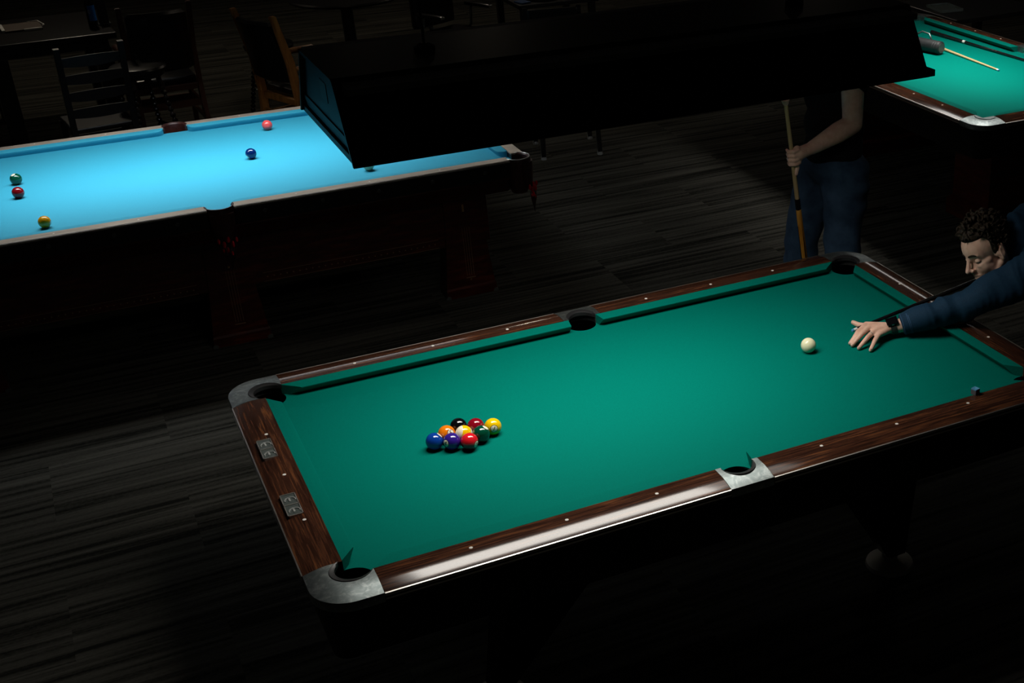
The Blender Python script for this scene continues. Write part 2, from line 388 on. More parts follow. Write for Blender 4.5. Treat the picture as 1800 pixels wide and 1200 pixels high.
# ------------------------------------------------------------------ blue table (10 ft, antique)
M['paleboard'] = mat('worn brown rail wood', (.12, .09, .055), .35)
noisecol(M['paleboard'], 5, [(.35, (.28, .23, .18)), (.65, (.42, .36, .29))], sc=(1, 12, 12), bump=.03)
M['slateblack'] = mat('black rail face', (.006, .006, .007), .35)
M['leather'] = mat('oxblood leather', (.045, .012, .010), .38)
noisecol(M['leather'], 60, [(.4, (.03, .009, .007)), (.6, (.06, .017, .013))], bump=.2, bdist=.001)
M['redbead'] = mat('red glass bead', (.62, .010, .025), .1)
M['brass'] = mat('aged brass', (.55, .42, .2), .35, 1)
M['inlay'] = mat('pale inlay', (.24, .19, .12), .4)
def blue_table():
    root = empty('pool_table', (-1.03, 3.49, 0), 0, 'antique mahogany table with bright blue cloth and red tassel pockets at the left', 'pool table')
    hx, hy, ww = 1.497, .757, .062
    nx, ny = hx-.052, hy-.050
    zt, zc = .80, .765
    pcs = [(sx*(hx+.012), sy*(hy+.012)) for sx in (-1, 1) for sy in (-1, 1)]; pss = [(0, sy*(hy+.020)) for sy in (-1, 1)]
    bed = boxo('bed_cloth', -hx-.0, hx+.0, -hy, hy, .735, zc, M['blue'], root)
    boolean(bed, [cyl(c, .062, .70, .82) for c in pcs+pss])
    # rails (worn wood) : 4 long, 2 short ; with black face below
    def railblock(x0, x1, y0, y1, long):
        b = BM(); box(b, x0, x1, y0, y1, zt-.010, zt, .002); r = obj('rail', b, M['paleboard'], root)
        return r
    for sy in (-1, 1):
        for sx in (-1, 1):
            xa, xb = sorted((sx*.062, sx*(hx-.045))); ya, yb = sorted((sy*hy, sy*(hy+ww)))
            railblock(xa, xb, ya, yb, 1)
            yc = sorted((sy*(hy+ww-.001), sy*(hy+ww+.003)))
            boxo('trim_strip', xa, xb, yc[0], yc[1], zt-.012, zt-.003, M['trim'], root)
            ya, yb = sorted((sy*hy, sy*(hy+ww-.004)))
            b = BM(); box(b, xa, xb, ya, yb, .705, zt-.0105, .004); f = obj('rail_face', b, M['slateblack'], root)
            for k in range(5):
                cx = xa+(xb-xa)*(k+.5)/5
                d = BM(); lathe(d, [(0, 0), (.010, 0), (.010, .003), (.0075, .004), (.006, .002), (0, .002)], 16, (cx, sy*(hy+ww-.004), .752), (0, sy, 0))
                obj('bolt_cover', d, M['darkmetal'], f, smooth='auto')
            for k in (1, 2, 3):
                b = BM(); lathe(b, [(0, -.001), (.0045, -.001), (.0045, .0006), (0, .0006)], 12)
                obj('sight', b, M['pearl'], root, loc=(sx*k*nx/4, sy*(hy+ww*.55), zt))
    for sx in (-1, 1):
        xa, xb = sorted((sx*hx, sx*(hx+ww)))
        railblock(xa, xb, -hy+.045, hy-.045, 0)
        xc = sorted((sx*(hx+ww-.001), sx*(hx+ww+.003))); boxo('trim_strip', xc[0], xc[1], -hy+.045, hy-.045, zt-.012, zt-.003, M['trim'], root)
        xa, xb = sorted((sx*hx, sx*(hx+ww-.004))); boxo('rail_face', xa, xb, -hy+.045, hy-.045, .705, zt-.0105, M['slateblack'], root, .004)
    # cushions with rounded jaws
    def cush(p0, p1, out, r0, r1):
        """straight nose from p0 to p1 (plan), out=outward dir, r = how far the jaws curve back"""
        p0, p1, out = Vector(p0), Vector(p1), Vector(out); d = (p1-p0).normalized(); wd = .05
        prof = [(1, .7935), (.9, .7960), (0, .799), (0, .7655), (.78, .7655), (.95, .7820), (.995, .7890)]
        st = []
        for i in range(7): t = i/6; a = PI/2*t; st.append((p0-d*r0*math.cos(a)*1.0+d*r0*0, 1-(1-math.sin(a))*.98 if True else 1))
        for i in range(7): t = i/6; a = PI/2*(1-t); st.append((p1+d*r1*math.cos(a), 1-(1-math.sin(a))*.98))
        b = BM(); rings = []
        for base, w in st:
            rings.append([(base.x+out.x*wd*(1-t*w), base.y+out.y*wd*(1-t*w), z) for t, z in prof])
        ringloft(b, rings); obj('cushion', b, M['blue'], root, smooth='auto')
    for sy in (-1, 1):
        for sx in (-1, 1):
            a = (sx*.105, sy*ny); c = (sx*(nx-.11), sy*ny)
            cush(a, c, (0, sy), .040, .055)
    for sx in (-1, 1): cush((sx*nx, -ny+.11), (sx*nx, ny-.11), (sx, 0), .055, .055)
    # pockets
    for c, side in [(p, 0) for p in pcs]+[(p, 1) for p in pss]:
        sx, sy = math.copysign(1, c[0]) if not side else 0, math.copysign(1, c[1])
        a0 = math.atan2(sy, sx); hh = math.radians(100 if side else 125)
        # leather bound iron
        b = BM(); rings = []
        for i in range(29):
            a = a0-hh+2*hh*i/28; dx, dy = math.cos(a), math.sin(a)
            rings.append([(c[0]+dx*q, c[1]+dy*q, z) for q, z in [(.060, .70), (.064, .70), (.069, .74), (.070, .785), (.066, .797), (.061, .799), (.056, .793), (.055, .74)]])
        ringloft(b, rings); pk = obj('pocket', b, M['leather'], root, smooth='auto')
        iron = BM(); tube(iron, [(c[0]+math.cos(a0-hh+2*hh*i/28)*.066, c[1]+math.sin(a0-hh+2*hh*i/28)*.066, .799) for i in range(29)], .0035, 8)
        obj('pocket_rim', iron, M['dial'] if not side else M['leather'], pk, smooth=True)
        b = BM(); lathe(b, [(.060, .735), (.058, .66), (.04, .61), (.001, .60), (.001, .596), (.043, .606), (.062, .66), (.063, .735)], 24, (c[0], c[1], 0))
        obj('net', b, M['leather'], pk, smooth='auto')
        # shield and beads hanging outside
        o = Vector((math.cos(a0), math.sin(a0), 0)); t = Vector((-o.y, o.x, 0)); base = Vector((c[0], c[1], 0))+o*.074
        sh = BM(); rows = []
        for z, w in ((.775, .055), (.73, .055), (.69, .045), (.655, .032), (.64, .018)):
            rows.append([base+t*w*s+o*(.004*(1-s*s)-.016*s*s)+Vector((0, 0, z)) for s in (-1, -.6, -.2, .2, .6, 1)]+[base+t*w*s+o*(-.004-.016*s*s)+Vector((0, 0, z)) for s in (1, .6, .2, -.2, -.6, -1)])
        ringloft(sh, rows); obj('pocket_shield', sh, M['leather'], pk, smooth='auto')
        for k, (s, z, r) in enumerate([(-.040, .648, .010), (-.018, .628, .012), (.004, .650, .011), (.022, .625, .012), (.042, .645, .009), (-.006, .600, .010), (.012, .580, .008), (-.026, .598, .007)]):
            bb = BM(); ellip(bb, base+t*s+o*.006+Vector((0, 0, z)), (r*.8, r*.8, r*1.5), seg=12)
            obj('bead', bb, M['redbead'], pk, smooth=True)
        fr = BM()
        for k in range(9):
            s = -.036+.009*k; zt_ = .60-.0*k; zl = .50+.01*abs(k-4)
            tube(fr, [base+t*s+o*.004+Vector((0, 0, .625)), base+t*s*.7+o*.006+Vector((0, 0, .57)), base+t*s*.35+o*.004+Vector((0, 0, zl))], [.003, .0035, .002], 6)
        tag(obj('fringe', fr, M['leather'], pk, smooth=True))
    # side boards between the rails and the cabinet
    b = BM(); lv = [(.045, .706), (.030, .70), (.028, .69), (.055, .66), (.085, .62), (.100, .60)]
    R = [[(sx*(hx+ww-o), sy*(hy+ww-o), z) for sx, sy in ((1, 1), (-1, 1), (-1, -1), (1, -1))] for o, z in lv]
    R += [[(sx*(hx+ww-o), sy*(hy+ww-o), z) for sx, sy in ((1, 1), (-1, 1), (-1, -1), (1, -1))] for o, z in ((.2, .60), (.2, .706))]
    ringloft(b, R, cap=False); rb = obj('side_board', b, M['mahogany'], root)
    boolean(rb, [cyl(c, .064, .50, .82) for c in pcs+pss])
    # cabinet, set back under the rails
    cy, cx = .600, 1.37
    b = BM(); box(b, -cx, cx, -cy, cy, .30, .60, .004)
    cab = obj('cabinet', b, M['mahogany'], root); boolean(cab, [cyl(c, .070, .50, .82) for c in pcs+pss])
    for sy in (-1, 1):
        for x0, x1 in ((-1.22-.0, -.16), (.16, 1.08)):
            b = BM()
            for z in (.305, .352):
                ya, yb = sorted((sy*(cy-.001), sy*(cy+.0015))); box(b, x0, x1, ya, yb, z, z+.0018)
            ln = obj('inlay_line', b, M['inlay'], cab)
            n = 34 if x0 < 0 else 28
            for k in range(n):
                xx = x0+.02+(x1-x0-.04)*k/(n-1); d = BM()
                box(d, -.003, .003, -.001, .0015, -.003, .003, m=Matrix.Translation((xx, sy*(cy+.0005), .329)) @ Matrix.Rotation(PI/4, 4, 'Y'))
                obj('inlay_diamond', d, M['inlay'], ln)
    b = BM(); box(b, -1.45, 1.45, -.70, .70, .69, .733); ub = obj('underbed', b, M['black'], root); boolean(ub, [cyl(c, .075, .6, .8) for c in pcs+pss])
    # slab legs
    for lx in (-1.23, 0.0, 1.23):
        for sy in (-1, 1):
            b = BM(); y0, y1 = cy-.11, cy+.006
            rows = [(.105, .60), (.105, .42), (.118, .25), (.138, .06), (.142, .05), (.142, 0)]
            ringloft(b, [[(lx-w, sy*y0, z), (lx+w, sy*y0, z), (lx+w, sy*(y1+(.012 if z < .06 else .004)), z), (lx-w, sy*(y1+(.012 if z < .06 else .004)), z)] for w, z in rows])
            lg = obj('leg', b, M['mahogany'], root)
            il = BM(); yy = sy*(y1+.0045)
            for dx in (-.017, -.004, .009, .022):
                ringloft(il, [[(lx+dx+q, yy+e, z) for q, e in ((0, -.001), (.0016, -.001), (.0016, .0012), (0, .0012))] for z in (.12, .40)])
            box(il, lx-.022, lx+.03, yy-.001, yy+.0012, .105, .109)
            obj('inlay_line', il, M['inlay'], lg)
            d = BM(); lathe(d, [(0, 0), (.006, 0), (.004, .003), (0, .004)], 12, (lx+.003, yy, .095 if lx else .42), (0, sy, 0)); obj('stud', d, M['brass'], lg)
            if lx:
                d = BM(); box(d, lx-.004, lx+.006, yy-.001, yy+.003, .49, .53); obj('escutcheon', d, M['brass'], lg)
            for q in (-1, 1):
                d = BM(); lathe(d, [(0, 0), (.014, 0), (.014, .012), (0, .014)], 12, (lx+q*.136, sy*(y1+.004), .006), (0, sy, 0)); obj('caster', d, M['darkmetal'], lg)
    return root
blue = blue_table()

# ------------------------------------------------------------------ table lamps
M['shade'] = mat('black lamp shade', (.001, .001, .0012), .42, 0, .10)
M['shadein'] = mat('lamp inner lining', (.06, .06, .06), .6)
def emis(name, col, s):
    m = mat(name, (0, 0, 0), .5); bsdf(m).inputs['Emission Color'].default_value = (*col, 1); bsdf(m).inputs['Emission Strength'].default_value = s
    if name.startswith('lit'): m.cycles.emission_sampling = 'NONE'
    return m
def table_lamp(loc, rz, power, label, col, x0=-.925, x1=.925, dx=.85, dy=.22, zd=.15, lx=(-.80, .46), spread=128, glow=GLOW):
    root = empty('table_lamp', loc, rz, label, 'lamp', 'long black lamps over the tables')
    h = .21; yb, yt = .335, .205
    t = .008
    # long sides
    for s in (-1, 1):
        b = BM()
        ringloft(b, [[(x, s*yb, 0), (x, s*(yb-.012), .03), (x, s*yt, h-.012), (x, s*(yt-.012), h), (x, s*(yt-.02), h-.004), (x, s*(yt-t-.004), h-.02), (x, s*(yb-t-.012), .03), (x, s*(yb-t), 0)] for x in (x0, x1)])
        obj('side_panel', b, M['shade'], root)
    b = BM(); box(b, x0, x1, -yt+.012, yt-.012, h-.008, h); obj('top_panel', b, M['shade'], root)
    for s, x in ((-1, x0), (1, x1)):
        b = BM(); xi, xo = sorted((x, x-s*.008))
        ringloft(b, [[(q, -yb+.004, .0), (q, yb-.004, .0), (q, yt-.004, h-.002), (q, -yt+.004, h-.002)] for q in (xi, xo)])
        ep = obj('end_panel', b, M['shade'], root)
        # raised frame round the end and a lip at its foot
        f = BM(); xa, xb = sorted((x, x+s*.012))
        for ya, za, yc, zc2 in ((-yb, .0, -yt, h), (yb, .0, yt, h)):
            sg = -1 if ya < 0 else 1
            ringloft(f, [[(q, ya, za), (q, yc, zc2), (q, yc-sg*.012, zc2), (q, ya-sg*.012, za)] for q in (xa, xb)])
        box(f, xa, xb, -yt, yt, h-.010, h)
        fl = .035 if s > 0 else .006
        box(f, min(x, x+s*fl), max(x, x+s*fl), -yb, yb, 0, .022, .002)
        obj('end_frame', f, M['shade'], ep)
        if s < 0:
            f = BM(); box(f, x-.0012, x, -.06, .02, .110, .165); obj('vent', f, M['black'], ep)
            f = BM(); box(f, x-.003, x, -yb+.05, yb-.05, .042, .060); obj('end_rib', f, M['black'], ep)
    b = BM(); box(b, x0+.012, x1-.012, -yb+.05, yb-.05, h-.03, h-.012); obj('lining', b, M['shadein'], root)
    b = BM(); box(b, -dx, dx, -dy, dy, zd, zd+.008); obj('diffuser', b, emis('lit diffuser %d' % len(bpy.data.materials), col, glow), root)
    ld = bpy.data.lights.new('tube_light', 'AREA'); ld.shape = 'RECTANGLE'; ld.size = lx[1]-lx[0]; ld.size_y = .42; ld.energy = power; ld.color = col; ld.spread = math.radians(spread)
    lo = bpy.data.objects.new('tube_light', ld); COL.objects.link(lo); lo.parent = root; lo.location = ((lx[0]+lx[1])/2, 0, zd-.004)
    for x in (-.62, .62):
        b = BM(); tube(b, [(x, 0, h), (x, 0, h+1.6)], .004, 8); ch = obj('hanging_rod', b, M['black'], root)
        b = BM(); lathe(b, [(0, 0), (.03, 0), (.03, .012), (.012, .022), (0, .022)], 20, (x, 0, h)); obj('rod_mount', b, M['shade'], ch)
    return root
LZ = 1.833
table_lamp((-.03, .02, LZ), 0, LAMP_MAIN, 'long black box lamp hanging over the middle green table', (1, .95, .87))
table_lamp((-1.03, 3.49, LZ), 0, LAMP_BLUE, 'long black box lamp above the blue cloth table', (.95, .98, 1), -1.35, 1.50, 1.32, .22, lx=(-1.0, 1.0), spread=92, glow=4.5)
table_lamp((3.666, 3.252, LZ), PI/2, LAMP_THIRD, 'long black box lamp above the upper right green table', (1, .96, .9), spread=92, glow=4.5)

# ------------------------------------------------------------------ balls
RB = .02858
def ballmat(name, base, spot=None, stripe=None, ringc=(.005, .005, .005), ang=23, cap=None):
    """object space: +Z = number direction; stripe axis = X"""
    m = mat(name, base, .06, 0, .5); m.node_tree.nodes['Principled BSDF'].inputs['Coat Weight'].default_value = .3
    tc = N(m, 'ShaderNodeTexCoord'); nm = N(m, 'ShaderNodeVectorMath', operation='NORMALIZE'); L(m, tc.outputs['Object'], nm.inputs[0])
    sp = N(m, 'ShaderNodeSeparateXYZ'); L(m, nm.outputs[0], sp.inputs[0])
    cur = None
    def mix(prev, c, fac):
        x = N(m, 'ShaderNodeMix', data_type='RGBA'); L(m, fac, x.inputs['Factor'])
        if isinstance(prev, tuple): x.inputs['A'].default_value = (*prev, 1)
        else: L(m, prev, x.inputs['A'])
        x.inputs['B'].default_value = (*c, 1); return x.outputs['Result']
    def cmpz(ax, v, op='GREATER_THAN', ab=False):
        s = sp.outputs[ax]
        if ab:
            a = N(m, 'ShaderNodeMath', operation='ABSOLUTE'); L(m, s, a.inputs[0]); s = a.outputs[0]
        n = N(m, 'ShaderNodeMath', operation=op); L(m, s, n.inputs[0]); n.inputs[1].default_value = v; return n.outputs[0]
    cur = base
    if stripe: cur = mix(cur, stripe, cmpz('X', math.sin(math.radians(29)), 'LESS_THAN', True))
    if spot:
        cur = mix(cur, ringc, cmpz('Z', math.cos(math.radians(ang+3.5)))); cur = mix(cur, spot, cmpz('Z', math.cos(math.radians(ang))))
    if not isinstance(cur, tuple): L(m, cur, bsdf(m).inputs['Base Color'])
    return m
IV = (.78, .74, .58)
M['ink'] = mat('black numeral ink', (.006, .006, .006), .2)
def digit_on_ball(d, parent, size=.62):
    cu = bpy.data.curves.new('t', 'FONT'); cu.body = d; cu.align_x = 'CENTER'; cu.align_y = 'CENTER'; cu.size = size*.036; cu.fill_mode = 'FRONT'
    o = bpy.data.objects.new('t', cu); COL.objects.link(o); me = evalmesh(o); bpy.data.objects.remove(o)
    b = BM(); b.from_mesh(me)
    bmesh.ops.subdivide_edges(b, edges=b.edges[:], cuts=5, use_grid_fill=True)
    bmesh.ops.triangulate(b, faces=b.faces[:])
    for v in b.verts:
        x, y = v.co.x, v.co.y; r = math.hypot(x, y)+1e-9; th = r/RB; rr_ = RB+.00012
        v.co = Vector((x/r*math.sin(th)*rr_, y/r*math.sin(th)*rr_, math.cos(th)*rr_))
    return obj('number', b, M['ink'], parent)
def ball(name, x, y, z0, mt, label, face=(0, 0), roll=0, digit=None, group=None, cat='ball'):
    """face = where the number sits seen from the camera side, (right, up) in ball radii"""
    b = BM(); bmesh.ops.create_uvsphere(b, u_segments=64, v_segments=40, radius=RB)
    o = obj(name, b, mt, None, smooth=True); tag(o, label, cat, group)
    o.location = (x, y, z0+RB)
    to = (CAMPOS-o.location).normalized(); r = CF.cross(CU).normalized()
    r = CR-to*CR.dot(to); r.normalize(); u = to.cross(r)
    k = math.sqrt(max(0, 1-face[0]**2-face[1]**2)); Z = (r*face[0]+u*face[1]+to*k).normalized()
    X = (r-Z*r.dot(Z)).normalized(); Y = Z.cross(X)
    X2 = X*math.cos(roll)+Y*math.sin(roll); Y2 = Z.cross(X2)
    R = Matrix(((X2.x, Y2.x, Z.x), (X2.y, Y2.y, Z.y), (X2.z, Y2.z, Z.z))); o.rotation_mode = 'QUATERNION'; o.rotation_quaternion = R.to_quaternion()
    if digit: digit_on_ball(digit, o)
    return o
Y_, B_, R_, P_, O_, G_, K_, D_ = (.80, .50, .002), (.004, .045, .30), (.62, .010, .018), (.030, .012, .22), (.80, .19, .004), (.001, .055, .028), (.003, .003, .004), (.22, .003, .012)
bx, by, dd = -.5857, -.0128, .0576
rx = dd*.866
gr = 'nine balls racked in a diamond'
ball('billiard_ball', bx, by, ZC, ballmat('yellow one', Y_, IV), 'plain yellow ball numbered 1 at the right tip of the diamond rack', (.15, -.27), -.35, '1', gr)
ball('billiard_ball', bx-rx, by+dd/2, ZC, ballmat('dark red seven', D_), 'dark red ball between the black and yellow 1 balls', (.1, -.9), 0, None, gr)
ball('billiard_ball', bx-rx, by-dd/2, ZC, ballmat('green six', G_, IV), 'dark green ball in the rack beside the yellow 1 ball', (.52, .80), 0, None, gr)
ball('billiard_ball', bx-2*rx, by+dd, ZC, ballmat('black eight', K_), 'black ball at the back corner of the rack', (.1, -.9), 0, None, gr)
ball('billiard_ball', bx-2*rx, by, ZC, ballmat('yellow stripe nine', IV, IV, Y_, (.3, .3, .28)), 'white ball with a yellow stripe in the middle of the rack', (-.10, -.95), -.38, '9', gr)
ball('billiard_ball', bx-2*rx, by-dd, ZC, ballmat('red three', R_, IV), 'bright red ball numbered 3 at the front of the rack', (.84, -.34), .1, '3', gr)
ball('billiard_ball', bx-3*rx, by+dd/2, ZC, ballmat('orange five', O_, IV), 'orange ball numbered 5 in the rack', (.50, .10), .3, '5', gr)
ball('billiard_ball', bx-3*rx, by-dd/2, ZC, ballmat('purple four', P_, IV), 'deep purple ball numbered 4 between the blue and red balls', (-.72, -.24), -.2, '4', gr)
ball('billiard_ball', bx-4*rx, by, ZC, ballmat('blue two', B_, IV), 'royal blue ball at the left tip of the rack', (.60, .79), 0, None, gr)
ball('cue_ball', .647, -.002, ZC, mat('cream cue ball', (.80, .78, .52), .12, 0, .5), 'cream cue ball in front of the bridge hand', cat='ball')
g2 = 'balls on the blue table'; zb = .765
ball('billiard_ball', -1.78, 2.91, zb, ballmat('amber yellow', (.75, .33, .004), IV), 'amber yellow ball near the front rail of the blue table', (.95, -.2), 0, None, g2)
ball('billiard_ball', -1.87, 3.44, zb, ballmat('dark red', (.20, .004, .008)), 'dark red ball just below the green one on the blue cloth', (0, 0), 0, None, g2)
ball('billiard_ball', -1.87, 3.68, zb, ballmat('dark green', (.002, .07, .035), IV), 'dark green ball with a pale spot on the blue cloth', (-.45, .80), 0, None, g2)
ball('billiard_ball', -.74, 3.51, zb, ballmat('navy blue', (.002, .02, .12), IV), 'navy blue ball alone on the blue cloth', (-.66, -.70), 0, None, g2)
ball('billiard_ball', -.56, 4.02, zb, ballmat('salmon pink', (.80, .09, .09)), 'salmon pink ball near the far cushion of the blue table', (0, 0), 0, None, g2)
ball('cue_ball', -.24, 2.99, zb, mat('ivory ball', (.62, .55, .36), .12), 'ivory ball mostly hidden behind the lamp corner on the blue cloth', cat='ball')

# chalk on the near rail --------------------------------------------
M['chalkpaper'] = mat('grey chalk wrapper', (.09, .085, .10), .8)
M['chalk'] = mat('blue chalk', (.08, .30, .50), .95)
ck = empty('chalk_cube', (.940, -.632, .7995), .25, 'small blue chalk cube standing on the near rail edge', 'chalk')
boxo('wrapper', -.0108, .0108, -.0108, .0108, 0, .018, M['chalkpaper'], ck, .0006)
b = BM(); ringloft(b, [[(x*w, y*w, z) for x, y in ((-1, -1), (1, -1), (1, 1), (-1, 1))] for w, z in ((.0107, .0175), (.0107, .0215), (.0085, .0215), (.004, .0195))]); obj('chalk_top', b, M['chalk'], ck)
# ------------------------------------------------------------------ people
M['skin'] = mat('skin', (.72, .45, .34), .45, 0, .4, Subsurface_Weight=.12, Subsurface_Scale=.01)
noisecol(M['skin'], 35, [(.35, (.66, .39, .29)), (.65, (.76, .50, .39))], bump=.05, bdist=.001)
M['hair'] = mat('dark brown curly hair', (.022, .013, .008), .6, 0, .2)
noisecol(M['hair'], 90, [(.35, (.006, .004, .0025)), (.65, (.032, .021, .012))], bump=.6, bdist=.003)
M['navy'] = mat('navy jacket fabric', (.010, .030, .075), .8, 0, .2)
noisecol(M['navy'], 300, [(.35, (.005, .024, .052)), (.65, (.009, .040, .082))], bump=.25, bdist=.001)
M['stitch'] = mat('pale blue stitching', (.05, .13, .26), .8)
M['darktrouser'] = mat('black trousers', (.008, .008, .010), .85)
M['jeans'] = mat('dark blue denim', (.012, .028, .055), .85, 0, .2)
noisecol(M['jeans'], 14, [(.35, (.020, .045, .085)), (.65, (.036, .075, .13))], bump=.3, bdist=.004)
M['tee'] = mat('black t-shirt cotton', (.006, .006, .007), .9, 0, .15)
M['shoe'] = mat('black shoe leather', (.008, .008, .008), .35)
M['eyeball'] = mat('eye', (.30, .28, .26), .3)
M['iris'] = mat('dark iris', (.01, .006, .004), .1)
M['watchglass'] = mat('black watch glass', (.003, .003, .004), .06)
M['band'] = mat('dark watch strap', (.012, .016, .014), .5)

def fold(b, amp, sc, seed=0, w=None):
    b.normal_update()
    for v in b.verts:
        k = w(v.co) if w else 1
        if k: v.co += v.normal*amp*k*(noise.noise(Vector((v.co.x*sc[0], v.co.y*sc[1], v.co.z*sc[2]))+Vector((seed, 0, 0))))
def chain(b, pts, rad, n=18):
    for i in range(len(pts)-1): capsule(b, pts[i], pts[i+1], rad[i], rad[i+1], n)
def head_parts(b, T, ears=True):
    """T maps head coordinates (forward, left, up) to the world; T.R rotation"""
    R = T.to_3x3()
    P = lambda *a: T @ Vector(a)
    def E(c, r, tilt=0):
        ellip(b, P(*c), r, R @ Matrix.Rotation(tilt, 3, 'Y'), 28)
    E((-.008, 0, .040), (.098, .076, .088))            # cranium
    E((.030, 0, .035), (.064, .064, .072))             # forehead
    E((.028, 0, -.038), (.058, .061, .070))            # mid face
    for s in (-1, 1): E((.046, s*.030, -.036), (.034, .028, .036))
    E((.042, 0, -.082), (.040, .040, .034))            # jaw
    E((.074, 0, -.102), (.017, .021, .014))            # chin
    for s in (-1, 1):
        C = lambda a, c, r0, r1: capsule(b, P(a[0], a[1]*s, a[2]), P(c[0], c[1]*s, c[2]), r0, r1, 14)
        C((-.005, .062, -.045), (.045, .040, -.085), .014, .016)   # jaw line
        C((.084, .010, .024), (.070, .042, .024), .0085, .0085)   # brow
        C((.066, .032, -.022), (.035, .046, -.012), .016, .018)   # cheekbone
        C((.100, .011, -.034), (.096, .013, -.032), .0075, .007)   # nostril wing
        C((.090, .002, -.058), (.078, .022, -.062), .0075, .0045)  # upper lip
        C((.089, .002, -.070), (.078, .019, -.067), .0078, .0045)  # lower lip
        if ears:
            ellip(b, P(-.014, s*.086, -.002), (.019, .0065, .033), R @ Matrix.Rotation(s*.50, 3, 'Z') @ Matrix.Rotation(-.2, 3, 'Y'), 20)
            capsule(b, P(-.002, s*.076, -.022), P(-.006, s*.080, -.032), .008, .007, 10)
            capsule(b, P(-.002, s*.066, -.005), P(-.010, s*.080, -.005), .016, .012, 10)
    chain(b, [P(.088, 0, .018), P(.098, 0, -.004), P(.113, 0, -.028)], [.0075, .0085, .0105], 14)   # nose
    capsule(b, P(.098, 0, -.036), P(.088, 0, -.052), .009, .007, 12)
def head_shape(b, T):
    I = T.inverted()
    for v in b.verts:
        p = I @ v.co
        if abs(p.x) > .2 or abs(p.z) > .2: continue
        d = Vector((0, 0, 0))
        for s in (-1, 1):
            q = ((p.x-.082)/.022)**2+((p.y-s*.031)/.016)**2+((p.z-.002)/.011)**2
            d.x -= .008*math.exp(-q)
            q = ((p.y-s*.092)/.010)**2+((p.x+.006)/.009)**2+((p.z-.002)/.017)**2
            d.y -= s*.009*math.exp(-q)
            q = ((p.x-.07)/.03)**2+((p.y-s*.040)/.015)**2+((p.z+.055)/.02)**2
            d.y -= s*.004*math.exp(-q)
        q = ((p.x-.09)/.02)**2+(p.y/.03)**2+((p.z+.0645)/.0022)**2
        d.x -= .004*math.exp(-q)
        v.co = T @ (p+d)
def eyes(T, parent, look=(0, 0)):
    for s in (-1, 1):
        e = BM(); ellip(e, T @ Vector((.0710, s*.031, -.001)), (.0105,)*3, seg=16); o = obj('eye', e, M['eyeball'], parent, smooth=True)
        e = BM(); ellip(e, T @ Vector((.0800, s*.031, -.004)), (.0025, .005, .0045), T.to_3x3(), 12); obj('iris', e, M['iris'], o, smooth=True)
        e = BM(); ellip(e, (0, 0, 0), (.0123, .0135, .0123), seg=20)
        bmesh.ops.bisect_plane(e, geom=e.verts[:]+e.edges[:]+e.faces[:], plane_co=(0, 0, -.0025), plane_no=Vector((.12, 0, -1)), clear_outer=True)
        for v in e.verts: v.co = T @ (v.co+Vector((.0705, s*.031, -.0005)))
        obj('eyelid', e, M['skin'], o, smooth=True)
        e = BM(); R = T.to_3x3(); tube(e, [T @ Vector((.0930-.0135*t, s*(.011+.034*t), .025+.004*math.sin(PI*t))) for t in (0, .25, .5, .75, 1)], [.003, .0042, .0045, .0038, .002], 8)
        obj('eyebrow', e, M['hair'], parent, smooth=True)
def hand_parts(b, wrist, fingers, thumb, palm):
    """fingers: list of [mcp, pip, dip?, tip]"""
    W_ = Vector(wrist)
    for f in fingers:
        f = [Vector(p) for p in f]; n = len(f)
        r = [.0112, .0098, .0088, .0076][:n]; r[-1] = .0076
        chain(b, f, r, 14)
        capsule(b, W_.lerp(f[0], .25), f[0], .017, .0125, 14)
    chain(b, [Vector(p) for p in thumb], [.017, .0135, .0115, .0095][:len(thumb)], 14)
    for p, r in palm: ellip(b, p, (r, r, r*.6), seg=16)

# ---- player -------------------------------------------------------
HF, HH = Vector((-.9368, -.0527, -.3458)), Vector((-.3474, .2552, .9023))
HL = HH.cross(HF)
HC = Vector((1.4184, -.0527, 1.0344))
TP = Matrix(((HF.x, HL.x, HH.x, HC.x), (HF.y, HL.y, HH.y, HC.y), (HF.z, HL.z, HH.z, HC.z), (0, 0, 0, 1)))
SHL, ELL, WRL = Vector((1.495, -.265, 1.02)), Vector((1.235, -.150, .880)), Vector((1.000, -.045, .800))
SHR, ELR, WRR = Vector((1.78, .12, 1.00)), Vector((1.98, .20, 1.08)), Vector((2.02, .075, .965))
CHEST, BELLY, PELV = Vector((1.74, -.02, .995)), Vector((1.86, .02, 1.0)), Vector((2.04, .04, .955))
NECK = Vector((1.52, -.035, 1.04))
KNL, ANL, KNR, ANR = Vector((1.80, -.12, .50)), Vector((1.93, -.15, .09)), Vector((2.16, .20, .50)), Vector((2.36, .24, .09))
HPL, HPR = PELV+Vector((-.01, -.09, -.03)), PELV+Vector((.02, .09, -.03))
b = BM()
head_parts(b, TP)
chain(b, [TP @ Vector((-.025, 0, -.045)), TP @ Vector((-.045, 0, -.10)), NECK+Vector((.03, 0, 0))], [.056, .056, .062])
chain(b, [NECK+Vector((.08, 0, 0)), CHEST, BELLY, PELV], [.06, .09, .10, .105])
chain(b, [SHL+Vector((.09, .10, -.01)), SHL+Vector((.02, 0, -.01)), ELL, WRL], [.045, .040, .033, .026])
chain(b, [SHR+Vector((-.03, -.08, -.02)), SHR, ELR, WRR], [.06, .050, .036, .026])
chain(b, [HPL, KNL, ANL, ANL+Vector((-.13, 0, -.045))], [.085, .055, .036, .028]); chain(b, [HPR, KNR, ANR, ANR+Vector((-.13, .01, -.045))], [.085, .055, .036, .028])
